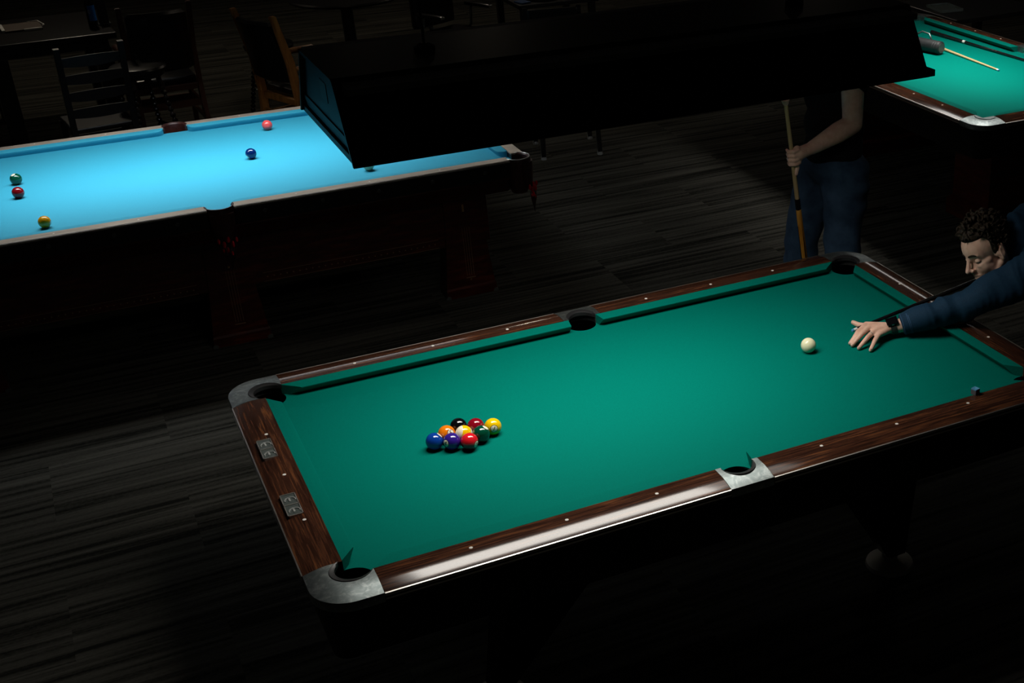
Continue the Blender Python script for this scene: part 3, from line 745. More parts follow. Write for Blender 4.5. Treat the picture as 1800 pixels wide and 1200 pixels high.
# bridge hand, fingers spread on the cloth (z of cloth .7625)
zf = .7712
FI = [[(.914, .014, .808), (.856, -.017, .803), (.834, -.027, .789), (.813, -.031, zf)],
      [(.912, -.014, .809), (.856, -.043, .804), (.832, -.047, .789), (.811, -.049, zf)],
      [(.914, -.044, .806), (.870, -.066, .799), (.844, -.074, .785), (.819, -.082, zf)],
      [(.918, -.066, .797), (.884, -.092, .790), (.866, -.106, .781), (.848, -.118, zf)]]
hand_parts(b, (.995, -.043, .802), FI, [(.962, .000, .792), (.930, .044, .784), (.915, .070, .784), (.905, .092, .788)],
           [((.945, -.025, .797), .030), ((.93, -.045, .795), .024), ((.965, -.035, .797), .028)])
chain(b, [(.935, .005, .797), (.912, .018, .806)], [.018, .011])
# rear hand closed round the butt of the cue (cue line passes y ~ .05, z ~ .955)
def cuept(x): return Vector((x, .026+(x-.857)*.012, .790+(x-.857)*.137))
cq = cuept(2.02)
rear = []
for k in range(4):
    c = cq+Vector((-.030+.021*k, 0, -.030*.137+.003*k)); pts = []
    for a in (150, 90, 20, -50, -110):
        r = .023; an = math.radians(a); pts.append(c+Vector((0, math.cos(an)*-r, math.sin(an)*r)) if True else c)
    rear.append(pts[:4])
for f in rear: chain(b, f, [.0095, .0088, .008, .0072], 12)
ellip(b, cq+Vector((.0, .026, .006)), (.042, .016, .034), seg=16)
chain(b, [cq+Vector((.01, .03, .03)), cq+Vector((-.03, .012, .026)), cq+Vector((-.052, -.005, .022))], [.013, .011, .009], 12)
capsule(b, WRR, cq+Vector((.0, .026, .008)), .026, .024)
b = remesh(b, .0036, 5, .5)
head_shape(b, TP)
# nails pressed flat, knuckle dimples
for v in b.verts:
    if v.co.x < 1.0 and v.co.z < ZC+.0006: v.co.z = ZC+.0006
player = obj('person', b, M['skin'], smooth=True)
tag(player, 'bearded-shadow man in navy jacket bending over the table to aim a black cue', 'person')
player['label'] = 'man with curly dark hair in navy jacket leaning over the green table to shoot'
eyes(TP, player)
# nails and ring
M['nail'] = mat('finger nail', (.62, .42, .34), .25)
for f in FI:
    p0, p1 = Vector(f[2]), Vector(f[3]); d = (p1-p0).normalized(); up = Vector((0, 0, 1)); up = (up-d*up.dot(d)).normalized(); sd = d.cross(up)
    n_ = BM(); ellip(n_, p1+up*.0062-d*.001, (.0052, .0044, .0012), Matrix((d, sd, up)).transposed(), 14); obj('nail', n_, M['nail'], player, smooth=True)
p0, p1 = Vector(FI[2][0]), Vector(FI[2][1]); d = (p1-p0).normalized()
n_ = BM(); x, y, _ = frame_to(d); c = p0.lerp(p1, .60)
ringloft(n_, [[c+(x*math.cos(a)+y*math.sin(a))*r+d*h for r, h in ((.0098, -.0012), (.0106, -.0012), (.0106, .0012), (.0098, .0012))] for a in [2*PI*i/24 for i in range(24)]], loop=True)
obj('ring', n_, M['dial'], player, smooth='auto', label='thin silver finger ring')
# watch
d = (ELL-WRL).normalized(); up = Vector((-.12, -.25, 1)); up = (up-d*up.dot(d)).normalized(); sd = d.cross(up); c = WRL+d*-.0+Vector((0, 0, 0))
n_ = BM()
ringloft(n_, [[c+(up*math.cos(a)+sd*math.sin(a))*r+d*h for r, h in ((.0265, -.011), (.0290, -.011), (.0290, .011), (.0265, .011))] for a in [2*PI*i/36 for i in range(36)]], loop=True)
wt = obj('wristwatch', n_, M['band'], player, smooth='auto')
Rm = Matrix((d, sd, up)).transposed().to_4x4(); Rm.translation = c+up*.031
n_ = BM(); box(n_, -.0185, .0185, -.016, .016, -.0045, .005, .0035, m=Rm); obj('watch_face', n_, M['watchglass'], wt, smooth='auto')
n_ = BM(); box(n_, -.004, .004, .0162, .0185, -.002, .002, .0005, m=Rm); obj('watch_crown', n_, M['dial'], wt)
# hair: crown covered with tight curls
b = BM(); I3 = TP.to_3x3()
ellip(b, TP @ Vector((-.020, 0, .052)), (.094, .078, .086), I3, 30)
ellip(b, TP @ Vector((.020, 0, .092)), (.062, .062, .038), I3, 24)
rnd = random.Random(3)
for i in range(430):
    th = rnd.uniform(0, 2*PI); ph = math.acos(rnd.uniform(-.35, 1))
    p = Vector((math.sin(ph)*math.cos(th), math.sin(ph)*math.sin(th), math.cos(ph)))
    q = Vector((-.012+p.x*.100, p.y*.080, .046+p.z*.090))
    front = q.x > .045
    if q.x > .015 and q.z < .086: continue
    if q.x > .012 and q.z < .045: continue
    if q.z < .02 and q.x > -.025: continue
    if q.z < -.02: continue
    top = max(0, p.z)
    r = rnd.uniform(.006, .010)*(.55+.6*top)
    lift = (.012 if top > .3 else .002)*rnd.uniform(.3, 1.2)*(.4+top)
    q += p*lift
    # a little curl: short spiral
    ax = Vector((rnd.uniform(-1, 1), rnd.uniform(-1, 1), rnd.uniform(-1, 1))).normalized(); a1 = ax.cross(p).normalized(); a2 = p
    cr_ = rnd.uniform(.006, .011)*(.5+.6*top)
    pts = [q+(a1*math.cos(t)+a2*math.sin(t))*cr_+ax*.003*t for t in (0, .9, 1.8, 2.7, 3.6, 4.5)]
    tube(b, [TP @ w for w in pts], [r*.35, r*.5, r*.55, r*.55, r*.45, r*.2], 6)
# short sideburn in front of the ear
for s in (-1, 1):
    ellip(b, TP @ Vector((.004, s*.068, .034)), (.018, .010, .042), I3, 14)
    ellip(b, TP @ Vector((-.040, s*.060, .010)), (.040, .018, .040), I3, 18)
ellip(b, TP @ Vector((-.060, 0, .0)), (.042, .062, .055), I3, 18)
for i in range(12):      # forelock falling on the hairline
    y = rnd.uniform(-.03, .03); q = Vector((.068-.35*y*y/.05+rnd.uniform(-.006, .010), y, .098+rnd.uniform(-.014, .016)-abs(y)*.25))
    pts = [q+Vector((math.cos(t)*.009, rnd.uniform(-.002, .002)+.004*math.sin(t*.7), math.sin(t)*.009)) for t in (0, 1, 2, 3, 4)]
    tube(b, [TP @ w for w in pts], [.002, .004, .0045, .004, .0015], 6)
me = b
hr = obj('hair', remesh(b, .0024, 1, .4), M['hair'], player, smooth=True)
# jacket
b = BM()
CUFF = WRL+(ELL-WRL)*.115
chain(b, [NECK+Vector((.10, 0, .01)), CHEST+Vector((0, 0, .01)), BELLY, PELV+Vector((-.02, 0, 0))], [.095, .125, .13, .135])
ellip(b, CHEST+Vector((.03, -.02, .04)), (.13, .17, .10), seg=26)
chain(b, [CHEST+Vector((-.0, -.08, .01)), SHL+Vector((.02, .01, .0)), SHL.lerp(ELL, .5)+Vector((0, 0, -.004)), ELL+Vector((.0, .0, -.006))], [.12, .080, .067, .060])
chain(b, [ELL+Vector((.0, .0, -.006)), ELL.lerp(WRL, .5)+Vector((0, 0, .001))], [.060, .050])
capsule(b, ELL.lerp(WRL, .5)+Vector((0, 0, .001)), CUFF, .050, .041, 28, flat=True)
ellip(b, ELL+Vector((.02, -.0, -.030)), (.055, .045, .040), seg=18)      # slack cloth under the elbow
chain(b, [CHEST+Vector((.02, .08, .03)), SHR, ELR, ELR.lerp(WRR, .6), WRR.lerp(ELR, .10)], [.12, .085, .063, .050, .042])
chain(b, [TP @ Vector((-.05, 0, -.10)), NECK+Vector((.05, 0, .02))], [.068, .085])     # collar
b = remesh(b, .006, 3, .5)
fold(b, .016, (9, 9, 9), 3, lambda c: 1 if c.x > 1.10 else max(0, (c.x-1.02)/.08))
b.normal_update()
axn = (ELL-WRL).normalized()
for v in b.verts:      # sleeve creases running across the arm
    t = (v.co-WRL).dot(axn); q = v.co*7
    n1 = noise.noise(Vector((t*26+1.2*noise.noise(q), q.y*.5, q.z*.5)))
    k = max(0, min(1, (v.co.x-1.04)/.10))
    v.co += v.normal*(k*max(-.003, .0055*(1-abs(n1)*3.0))*(.4+1.2*abs(noise.noise(v.co*6))))
axd = (ELL-WRL).normalized()
jk = obj('jacket', b, M['navy'], player, smooth=True)
for h in (.006, .028, .033):
    n_ = BM(); c = CUFF+axd*h; x, y, _ = frame_to(axd); R0 = .0415+h*.075
    ringloft(n_, [[c+(x*math.cos(a)+y*math.sin(a))*(R0+q)+axd*k for q, k in ((-.001, -.0005), (.0012, -.0005), (.0012, .0005), (-.001, .0005))] for a in [2*PI*i/40 for i in range(40)]], loop=True)
    obj('cuff_stitching', n_, M['stitch'], jk)
def trousers(parent, hips, knees, ankles, mt, r=(.115, .078, .068), pelv=None, name='trousers', seed=1):
    b = BM()
    for h, k, a in zip(hips, knees, ankles):
        chain(b, [h, k], [r[0], r[1]]); capsule(b, k, a+(k-a).normalized()*.0, r[1], r[2], 22, flat=True)
    if pelv: ellip(b, pelv[0], pelv[1], pelv[2] if len(pelv) > 2 else None, 24)
    b = remesh(b, .009, 3); fold(b, .016, (8, 8, 14), seed)
    return obj(name, b, mt, parent, smooth=True)
trousers(player, (HPL, HPR), (KNL, KNR), (ANL, ANR), M['darktrouser'], pelv=(PELV, (.13, .175, .13)))
def shoe(parent, an, d):
    d = Vector(d).normalized(); R = Matrix((d, Vector((0, 0, 1)).cross(d), Vector((0, 0, 1)))).transposed()
    b = BM(); ellip(b, Vector((an.x, an.y, .050))+d*.075, (.14, .046, .046), R, 22); ellip(b, Vector((an.x, an.y, .07)), (.058, .044, .060), R, 18)
    ellip(b, Vector((an.x, an.y, .035))+d*.13, (.075, .046, .032), R, 18)
    b = remesh(b, .007, 3)
    for v in b.verts:
        if v.co.z < .004: v.co.z = .002
    obj('shoe', b, M['shoe'], parent, smooth=True)
for a in (ANL, ANR): shoe(player, a, (-1, -.05, 0))

# ---- man standing behind the far corner ----------------------------
C0 = Vector((1.625, 1.40, 0)); F0 = Vector((-.97, -.24, 0)).normalized(); L0 = Vector((0, 0, 1)).cross(F0)
Q = lambda f, l, z: C0+F0*f+L0*l+Vector((0, 0, z))
HZ = Vector((0, 0, 1)); hf = (F0*.93+Vector((0, 0, -.30))).normalized(); hl = L0; hh_ = hf.cross(hl)
hc = Q(.05, 0, 1.66)
TM = Matrix(((hf.x, hl.x, hh_.x, hc.x), (hf.y, hl.y, hh_.y, hc.y), (hf.z, hl.z, hh_.z, hc.z), (0, 0, 0, 1)))
b = BM(); head_parts(b, TM)
chain(b, [TM @ Vector((-.025, 0, -.05)), Q(0, 0, 1.50)], [.056, .062])
chain(b, [Q(0, 0, 1.42), Q(0, 0, 1.2), Q(0, 0, 1.0)], [.11, .105, .11]); 
SL, EL_, WL_ = Vector((1.615, 1.235, 1.42)), Vector((1.608, 1.215, 1.185)), Vector((1.375, 1.19, 1.115))
SR, ER_, WR_ = Q(0, -.17, 1.42), Q(-.17, -.17, 1.15), Q(-.15, -.06, .97)
chain(b, [Q(0, .10, 1.42), SL, SL.lerp(EL_, .5), EL_, EL_.lerp(WL_, .35), WL_], [.065, .058, .052, .046, .048, .031])
chain(b, [Q(0, -.10, 1.42), SR, ER_, WR_], [.065, .05, .038, .027])
for p in (0,):
    chain(b, [WR_, Q(-.14, -.02, .93)], [.028, .032]); 
    for k in range(4): chain(b, [Q(-.155, -.01+.0*k, .95-.018*k), Q(-.160, .03, .945-.018*k), Q(-.155, .06, .94-.018*k)], [.010, .009, .007], 10)
    chain(b, [Q(-.15, -.03, .96), Q(-.16, -.0, .98), Q(-.155, .02, .985)], [.012, .010, .008], 10)
HPl, HPr = Q(0, .085, .90), Q(.0, -.10, .90)
KNl, KNr = Q(.03, .10, .50), Q(.06, -.16, .50)
ANl, ANr = Q(-.02, .12, .09), Q(.03, -.20, .09)
chain(b, [HPl, KNl, ANl], [.085, .055, .04]); chain(b, [HPr, KNr, ANr], [.085, .055, .04])
for a in (ANl, ANr): capsule(b, a, a+F0*.13+Vector((0, 0, -.045)), .036, .028)
# left hand wrapped round the cue
TIPM, BUTM = Vector((1.217, 1.155, 1.345)), Vector((1.435, 1.215, .004))
dm = (BUTM-TIPM).normalized()
def mq(z): return TIPM+(BUTM-TIPM)*((TIPM.z-z)/(TIPM.z-BUTM.z))
hm = mq(1.105)
toc = (WL_-hm); toc = (toc-dm*toc.dot(dm)).normalized(); sdm = dm.cross(toc)      # sdm: towards/away camera
if sdm.dot(CAMPOS-hm) < 0: sdm = -sdm
ellip(b, hm+toc*.020+sdm*.014+dm*.0, (.030, .020, .044), Matrix((toc, sdm, dm)).transposed(), 20)
capsule(b, WL_, hm+toc*.028+sdm*.012, .028, .030)
for k in range(4):
    c = hm+dm*(-.032+.021*k)+dm*.004
    arc = [c+(toc*math.cos(math.radians(a))+sdm*math.sin(math.radians(a)))*r for a, r in ((55, .030), (110, .027), (170, .023), (235, .021))]
    chain(b, arc, [.0105, .0098, .0088, .0075], 12)
c = hm+dm*.010
chain(b, [hm+toc*.022+dm*.035+sdm*-.004, hm+toc*.012+dm*.062+sdm*.012, hm+dm*.088+sdm*.014], [.013, .011, .0085], 12)   # finger pointing down the shaft
b = remesh(b, .0042, 4, .5); head_shape(b, TM)
for v in b.verts:
    if v.co.z < .004: v.co.z = .004
man = obj('person', b, M['skin'], smooth=True)
tag(man, 'standing man in black t-shirt and jeans holding an upright cue behind the far corner pocket', 'person')
eyes(TM, man)
b = BM(); ellip(b, TM @ Vector((-.018, 0, .050)), (.100, .084, .092), TM.to_3x3(), 26)
b = remesh(b, .006, 1); IM = TM.inverted()
bmesh.ops.delete(b, geom=[v for v in b.verts if (IM @ v.co).x > .045 and (IM @ v.co).z < .09 or (IM @ v.co).z < -.03], context='VERTS')
fold(b, .006, (60, 60, 60)); obj('hair', b, M['hair'], man, smooth=True)
b = BM(); Rb = Matrix((F0, L0, HZ)).transposed()
for z, rx_, ry_ in ((1.40, .125, .17), (1.28, .135, .165), (1.14, .14, .15), (1.02, .14, .15)): ellip(b, Q(0, 0, z), (rx_, ry_, .13), Rb, 24)
capsule(b, Q(0, .12, 1.43), SL.lerp(EL_, .38), .085, .066, 22, flat=True); capsule(b, Q(0, -.12, 1.43), SR.lerp(ER_, .42), .085, .068, 22, flat=True)
b = remesh(b, .008, 3); 
bmesh.ops.bisect_plane(b, geom=b.verts[:]+b.edges[:]+b.faces[:], plane_co=(0, 0, .965), plane_no=(0, 0, -1), clear_outer=True)
fold(b, .014, (9, 9, 9), 5); obj('t_shirt', b, M['tee'], man, smooth=True)
jn = trousers(man, (HPl, HPr), (KNl, KNr), (ANl, ANr), M['jeans'], r=(.118, .088, .082), pelv=(Q(0, 0, .94), (.138, .16, .11), Rb), name='jeans', seed=4)
for a in (ANl, ANr): shoe(man, a, F0)

# ------------------------------------------------------------------ cues
M['maple'] = mat('pale maple shaft', (.50, .36, .18), .25)
M['amberwood'] = mat('amber wood butt', (.42, .20, .03), .25)
noisecol(M['amberwood'], 10, [(.4, (.30, .13, .015)), (.6, (.50, .26, .05))], sc=(1, 1, .2))
M['cueblack'] = mat('black lacquered cue', (.006, .006, .007), .16)
M['ferrule'] = mat('white ferrule', (.75, .74, .70), .3)
M['tipblue'] = mat('blue cue tip', (.05, .28, .50), .9)
def cue(name, tip, butt, segs, label, group=None):
    """segs: list of (part, t0, t1, r0, r1, material), t in metres from the tip"""
    tip, butt = Vector(tip), Vector(butt); d = (butt-tip).normalized(); root = empty(name, tip, 0, label, 'cue', group)
    for nm, t0, t1, r0, r1, mt in segs:
        b = BM(); c = (r1-r0)/max(1, 1)
        lathe(b, [(0, t0), (r0*.9, t0), (r0, t0+.0008), (r1, t1-.0008), (r1*.96, t1), (0, t1)], 20, (0, 0, 0), d)
        obj(nm, b, mt, root, smooth='auto')
    return root
Lc = 1.46
c1 = cue('pool_cue', (.857, .026, .790), cuept(.857+Lc*.99), [('tip', 0, .009, .0058, .0062, M['tipblue']), ('ferrule', .009, .024, .0062, .0063, M['ferrule']), ('shaft', .024, .73, .0063, .0105, M['cueblack']),
    ('joint', .73, .75, .0106, .0108, M['dial']), ('butt', .75, 1.43, .0108, .0145, M['cueblack']), ('bumper', 1.43, Lc, .0145, .012, M['rubber'])], 'black pool cue resting on the bridge hand of the leaning player')
Lm = (BUTM-TIPM).length
c2 = cue('pool_cue', TIPM, BUTM, [('shaft', .0, .46, .0088, .0110, M['maple']), ('joint', .46, .515, .0125, .0130, M['cueblack']), ('forearm', .515, .86, .0130, .0150, M['amberwood']),
    ('wrap', .86, 1.20, .0150, .0158, M['cueblack']), ('butt', 1.20, Lm-.02, .0158, .0165, M['cueblack']), ('bumper', Lm-.02, Lm, .0162, .014, M['rubber'])], 'upright pale and amber cue held by the standing man')
dm = (BUTM-TIPM).normalized()
b = BM(); lathe(b, [(0, 0), (.010, 0), (.013, -.006), (.019, -.024), (.017, -.026), (.010, -.014), (0, -.012)], 20, (0, 0, 0), dm); obj('rubber_tip_cap', b, M['skin'], c2, smooth='auto')
b = BM()
for s in (-1, 1): 
    x, y, _ = frame_to(dm)
    for q in (0, 1):
        e = (x if q else y)*s
        ringloft(b, [[e*(.0132+.0019*(t-.515)/.345)+(y if q else x)*w*k+dm*t+e*o for w, o in ((-1, 0), (1, 0), (1, .0012), (-1, .0012))] for t, k in ((.60, .0002), (.86, .0050))])
obj('point_inlay', b, M['cueblack'], c2)
# table three: cue, black cue, case
zc3 = .7625
c3 = cue('pool_cue', (3.860, 2.945, zc3+.0065), Vector((3.66, 4.30, zc3+.0135)) if False else (3.86+.03*1.40/.635, 2.945+.635*1.40/.635, zc3+.0135), [('tip', 0, .008, .0058, .006, M['tipblue']), ('ferrule', .008, .026, .0062, .0063, M['ferrule']), ('shaft', .026, .72, .0063, .0105, M['maple']),
    ('butt', .72, 1.36, .0105, .0145, M['amberwood']), ('bumper', 1.36, 1.39, .0145, .013, M['rubber'])], 'pale maple cue lying on the upper right table, its white ferrule bare')
c4 = cue('pool_cue', (4.192, 2.62, zc3+.0068), (4.112, 4.05, zc3+.0148), [('tip', 0, .01, .0058, .006, M['tipblue']), ('shaft', .01, 1.055, .0063, .0100, M['cueblack']), ('joint', 1.055, 1.08, .0106, .0110, M['pearl']), ('butt', 1.08, 1.43, .0108, .0145, M['cueblack'])],
    'long black cue with white joint ring beside the far rail of the upper right table')
M['bagcloth'] = mat('black nylon', (.010, .012, .013), .55)
noisecol(M['bagcloth'], 30, [(.4, (.004, .005, .006)), (.6, (.010, .012, .013))], bump=.5, bdist=.003)
cs = empty('cue_case', (3.80, 3.50, zc3+.046), 0, 'black tubular cue case with ribbed end beside the maple cue', 'case')
dv = Vector((-.28, .96, 0)).normalized()
b = BM(); lathe(b, [(0, 0), (.036, 0), (.043, .006), (.045, .014), (.045, .030), (.042, .033), (.0445, .036), (.0445, .050), (.042, .053), (.0445, .056), (.045, .75), (.04, .76), (0, .76)], 32, (0, 0, 0), dv); obj('body', b, M['bagcloth'], cs, smooth='auto')
b = BM(); lathe(b, [(.030, -.002), (.033, -.002), (.033, .001), (.030, .001)], 28, (0, 0, 0), dv); obj('end_ring', b, M['darkmetal'], cs)
b = BM(); tube(b, [Vector((.01, 0, .044))+dv*.10, Vector((.02, 0, .075))+dv*.13, Vector((.03, 0, .08))+dv*.2, Vector((.01, 0, .044))+dv*.26], .006, 8); obj('handle', b, M['metal'], cs, smooth=True)
cs.location.z = zc3+.0455

# ------------------------------------------------------------------ dining corner in the background
M['darkwood'] = mat('almost black wood', (.006, .0055, .0055), .35)
M['navywood'] = mat('dark blue-grey painted wood', (.006, .0068, .0085), .4)
M['honey'] = mat('honey stained wood', (.22, .085, .018), .4)
noisecol(M['honey'], 8, [(.4, (.26, .10, .020)), (.6, (.42, .18, .042))], sc=(3, 3, .5))
M['redwood'] = mat('reddish stained wood', (.075, .022, .009), .4)
M['vinyl'] = mat('black vinyl', (.006, .006, .007), .28)
M['turned'] = mat('dark turned wood', (.012, .009, .007), .15)
M['paper'] = mat('off white paper', (.72, .72, .68), .7)
M['card'] = mat('brown printed card', (.10, .075, .055), .6)
M['canblue'] = mat('blue label', (.02, .26, .90), .3)
M['bottleblack'] = mat('black aluminium', (.008, .008, .010), .2, .5)
M['greyplastic'] = mat('grey plastic', (.06, .06, .06), .5)

def slab(b, c0, c1, w, t, side):
    """board from c0 to c1, width w along side, thickness t"""
    c0, c1, side = Vector(c0), Vector(c1), Vector(side).normalized(); d = (c1-c0).normalized(); n = d.cross(side).normalized()
    ringloft(b, [[c+side*(w/2)*i+n*(t/2)*j for i, j in ((-1, -1), (1, -1), (1, 1), (-1, 1))] for c in (c0, c1)])
def captain_chair(loc, rz, wood_, label, arm=True):
    """seat faces local +y"""
    r = empty('armchair', loc, rz, label, 'chair', None); w = .225
    for s in (-1, 1):
        b = BM(); pts = [(s*(w+.01), -.27, 0), (s*w, -.235, .25), (s*w, -.225, .45), (s*w, -.25, .72), (s*(w+.01), -.31, .95), (s*(w+.012), -.335, 1.05)]
        rings = []
        for p in pts:
            p = Vector(p); hw = .018; hd = .030 if .2 < p.z < .9 else .022
            rings.append([p+Vector((hw*i, hd*j, 0)) for i, j in ((-1, -1), (1, -1), (1, 1), (-1, 1))])
        ringloft(b, rings); bmesh.ops.bevel(b, geom=b.edges[:], offset=.005, segments=2, affect='EDGES'); obj('back_post', b, wood_, r)
        b = BM(); slab(b, (s*w, .22, 0), (s*w, .20, .66 if arm else .44), .040, .034, (0, 1, 0)); bmesh.ops.bevel(b, geom=b.edges[:], offset=.004, segments=2, affect='EDGES'); obj('leg', b, wood_, r)
        if arm:
            b = BM(); tube(b, [(s*w, -.235, .665), (s*(w+.01), -.10, .672), (s*(w+.015), .10, .675), (s*(w+.01), .24, .668), (s*w, .27, .655)], [.014, .018, .022, .024, .014], 12); obj('armrest', b, wood_, r, smooth=True)
        for z in (.17, .28):
            b = BM(); slab(b, (s*w, -.23, z), (s*w, .21, z), .026 if z < .2 else .030, .018, (0, 0, 1)); obj('side_rung', b, wood_, r)
    for y, z in ((.21, .24), (-.235, .30)):
        b = BM(); slab(b, (-w, y, z), (w, y, z), .05, .018, (0, 0, 1)); obj('cross_rung', b, wood_, r)
    b = BM(); box(b, -w+.005, w-.005, -.225, .225, .395, .44, .004); obj('seat_frame', b, wood_, r)
    b = BM(); box(b, -w+.008, w-.008, -.20, .235, .438, .500, .022); obj('seat', b, M['vinyl'], r, smooth='auto')
    b = BM(); rings = []
    for z, y, h in ((.56, -.225, .010), (.58, -.235, .028), (.80, -.262, .032), (.98, -.312, .028), (1.0, -.32, .010)):
        ww_ = w-.020 if .57 < z < .99 else w-.045
        rings.append([Vector((x*ww_, y-.012+q*h-.035*(1-x*x), z)) for x, q in ((-1, -1), (-.5, -1), (0, -1), (.5, -1), (1, -1), (1, 1), (.5, 1), (0, 1), (-.5, 1), (-1, 1))])
    ringloft(b, rings); obj('backrest', b, M['vinyl'], r, smooth='auto')
    return r
def ladder_chair(loc, rz, mt, label):
    r = empty('ladder_back_chair', loc, rz, label, 'chair'); w = .19
    for s in (-1, 1):
        b = BM(); slab(b, (s*w, -.22, 0), (s*w, -.20, .45), .036, .034, (1, 0, 0)); obj('leg', b, mt, r)
        b = BM(); slab(b, (s*w, -.20, .448), (s*w*1.02, -.28, 1.0), .036, .030, (1, 0, 0)); obj('back_post', b, mt, r)
        b = BM(); slab(b, (s*w, .19, 0), (s*w, .19, .43), .036, .036, (1, 0, 0)); obj('leg', b, mt, r)
        b = BM(); slab(b, (s*w, -.21, .2), (s*w, .19, .2), .022, .016, (0, 0, 1)); obj('side_rung', b, mt, r)
    for k in range(4):
        z = .56+.115*k; y = -.20-.08*(z-.448)/.552; b = BM()
        ringloft(b, [[Vector((x, y-.022*(1-(x/w)**2)+q[0]*.008, z+q[1]*(.026+.010*(1-(x/w)**2)))) for q in ((-1, -1), (1, -1), (1, 1), (-1, 1))] for x in [w*(-1+i/4) for i in range(9)]])
        obj('slat', b, mt, r, smooth='auto')
    b = BM(); box(b, -w-.01, w+.01, -.20, .215, .425, .455, .008); obj('seat', b, mt, r)
    for y, z in ((.19, .30), (-.205, .25)):
        b = BM(); slab(b, (-w, y, z), (w, y, z), .028, .016, (0, 0, 1)); obj('cross_rung', b, mt, r)
    return r
def turned_leg(b, p0, p1, r=.019):
    p0, p1 = Vector(p0), Vector(p1); Lg = (p1-p0).length
    prof = [(0, 0), (r*.6, 0), (r*.75, .04), (r*.55, .08)]
    t = .10
    while t < .80:
        prof += [(r*.55, t), (r*1.0, t+.018), (r*1.05, t+.03), (r*.6, t+.05)]; t += .062
    prof += [(r*.5, .83), (r*1.2, .86), (r*1.3, .90), (r*.9, .94), (r*1.0, 1.0), (0, 1.0)]
    lathe(b, [(a, h*Lg) for a, h in prof], 16, p0, p1-p0)
def stool(loc, rz, h, label, group=None):
    r = empty('bar_stool', loc, rz, label, 'stool', group)
    b = BM(); lathe(b, [(0, h-.075), (.155, h-.075), (.168, h-.065), (.168, h-.045), (.185, h-.035), (.190, h-.015), (.180, h-.002), (.15, h+.004), (0, h+.002)], 40); obj('seat', b, M['vinyl'], r, smooth='auto')
    for k in range(4):
        a = PI/4+PI/2*k; c, s = math.cos(a), math.sin(a)
        b = BM(); turned_leg(b, (c*.235, s*.235, 0), (c*.125, s*.125, h-.07)); obj('leg', b, M['turned'], r, smooth='auto')
        a2 = a+PI/2; z = .22+.05*(k % 2); q = .235-.11*z/(h-.07)
        b = BM(); tube(b, [(c*q, s*q, z), ((c+math.cos(a2))*q/2, (s+math.sin(a2))*q/2, z), (math.cos(a2)*q, math.sin(a2)*q, z)], [.009, .013, .009], 10); obj('stretcher', b, M['dial'] if k == 0 else M['turned'], r, smooth=True, label='metal foot rail' if k == 0 else None)
    return r
captain_chair((.055, 6.10, 0), math.radians(-67), M['honey'], 'honey coloured wooden armchair with black vinyl back behind the blue table')
captain_chair((-.84, 6.95, 0), math.radians(4), M['redwood'], 'reddish brown armchair with black pads standing beside the turned leg stool')
ladder_chair((-1.36, 6.02, 0), math.radians(8), M['navywood'], 'dark ladder back chair pulled up before the square table')
stool((-1.03, 6.27, 0), .35, .72, 'round black vinyl bar stool with turned legs, between the ladder back chair and reddish armchair')
stool((-.02, 7.05, 0), .2, .60, 'low dark stool with turned legs half hidden behind the honey coloured armchair')
# square table
t = empty('square_table', (-1.50, 7.78, 0), math.radians(3), 'dark square table at the upper left with a menu and a bottle on it', 'table')
boxo('tabletop', -.52, .42, -.48, .48, .705, .75, M['darkwood'], t, .006)
boxo('apron', -.46, .36, -.42, .42, .63, .706, M['darkwood'], t)
for x, y in ((-.40, -.38), (.31, -.38), (-.40, .38), (.31, .38)):
    boxo('leg', x-.06, x+.06, y-.06, y+.06, 0, .632, M['darkwood'], t, .004)
m_ = empty('menu', (-1.67, 7.86, .751), math.radians(4), 'open brown menu with pale page edges on the square table', 'menu')
boxo('cover', -.13, .13, -.14, .14, 0, .012, M['card'], m_, .002)
boxo('page_edge', -.150, -.128, -.13, .13, .001, .018, M['paper'], m_)
boxo('page_edge', .00, .125, -.158, -.138, .001, .016, M['paper'], m_)
b = BM(); tube(b, [(.05, .13, .014), (.125, .13, .016), (.150, -.05, .016), (.132, -.08, .014)], .004, 6); obj('binding', b, M['paper'], m_, smooth=True)
bt = empty('drink_bottle', (-1.185, 7.60, .751), .0, 'tall black drink bottle with bright blue label on the square table', 'bottle')
b = BM(); lathe(b, [(0, 0), (.030, 0), (.034, .008), (.034, .17), (.030, .195), (.017, .225), (.015, .245), (.018, .247), (.018, .262), (0, .264)], 28); obj('bottle_body', b, M['bottleblack'], bt, smooth='auto')
b = BM(); rings = []
for i in range(13):
    a = math.radians(235+110*i/12); rings.append([(math.cos(a)*q, math.sin(a)*q, z) for q, z in ((.0338, .05), (.0347, .05), (.0347, .165), (.0338, .165))])
ringloft(b, rings); lb = obj('label', b, M['canblue'], bt, smooth='auto')
b = BM()
for k, (w_, z) in enumerate(((.014, .13), (.018, .118), (.010, .106))):
    a = math.radians(250); d = Vector((math.cos(a), math.sin(a), 0)); s_ = Vector((-d.y, d.x, 0)); slab(b, d*.0352-s_*w_/2+Vector((0, 0, z)), d*.0352+s_*w_/2+Vector((0, 0, z)), .006, .0006, (0, 0, 1))
obj('label_mark', b, M['paper'], lb)
nh = empty('napkin_holder', (-1.105, 7.68, .751), math.radians(3), 'grey napkin holder standing right of the blue label bottle', 'napkin holder')
b = BM(); ringloft(b, [[(x*w, y, z) for x, y in ((-1, -.03), (1, -.03), (1, .03), (-1, .03))] for w, z in ((.034, 0), (.034, .20), (.030, .21))]); obj('holder_body', b, M['greyplastic'], nh)
boxo('holder_base', -.045, .045, -.05, .05, 0, .008, M['darkmetal'], nh)
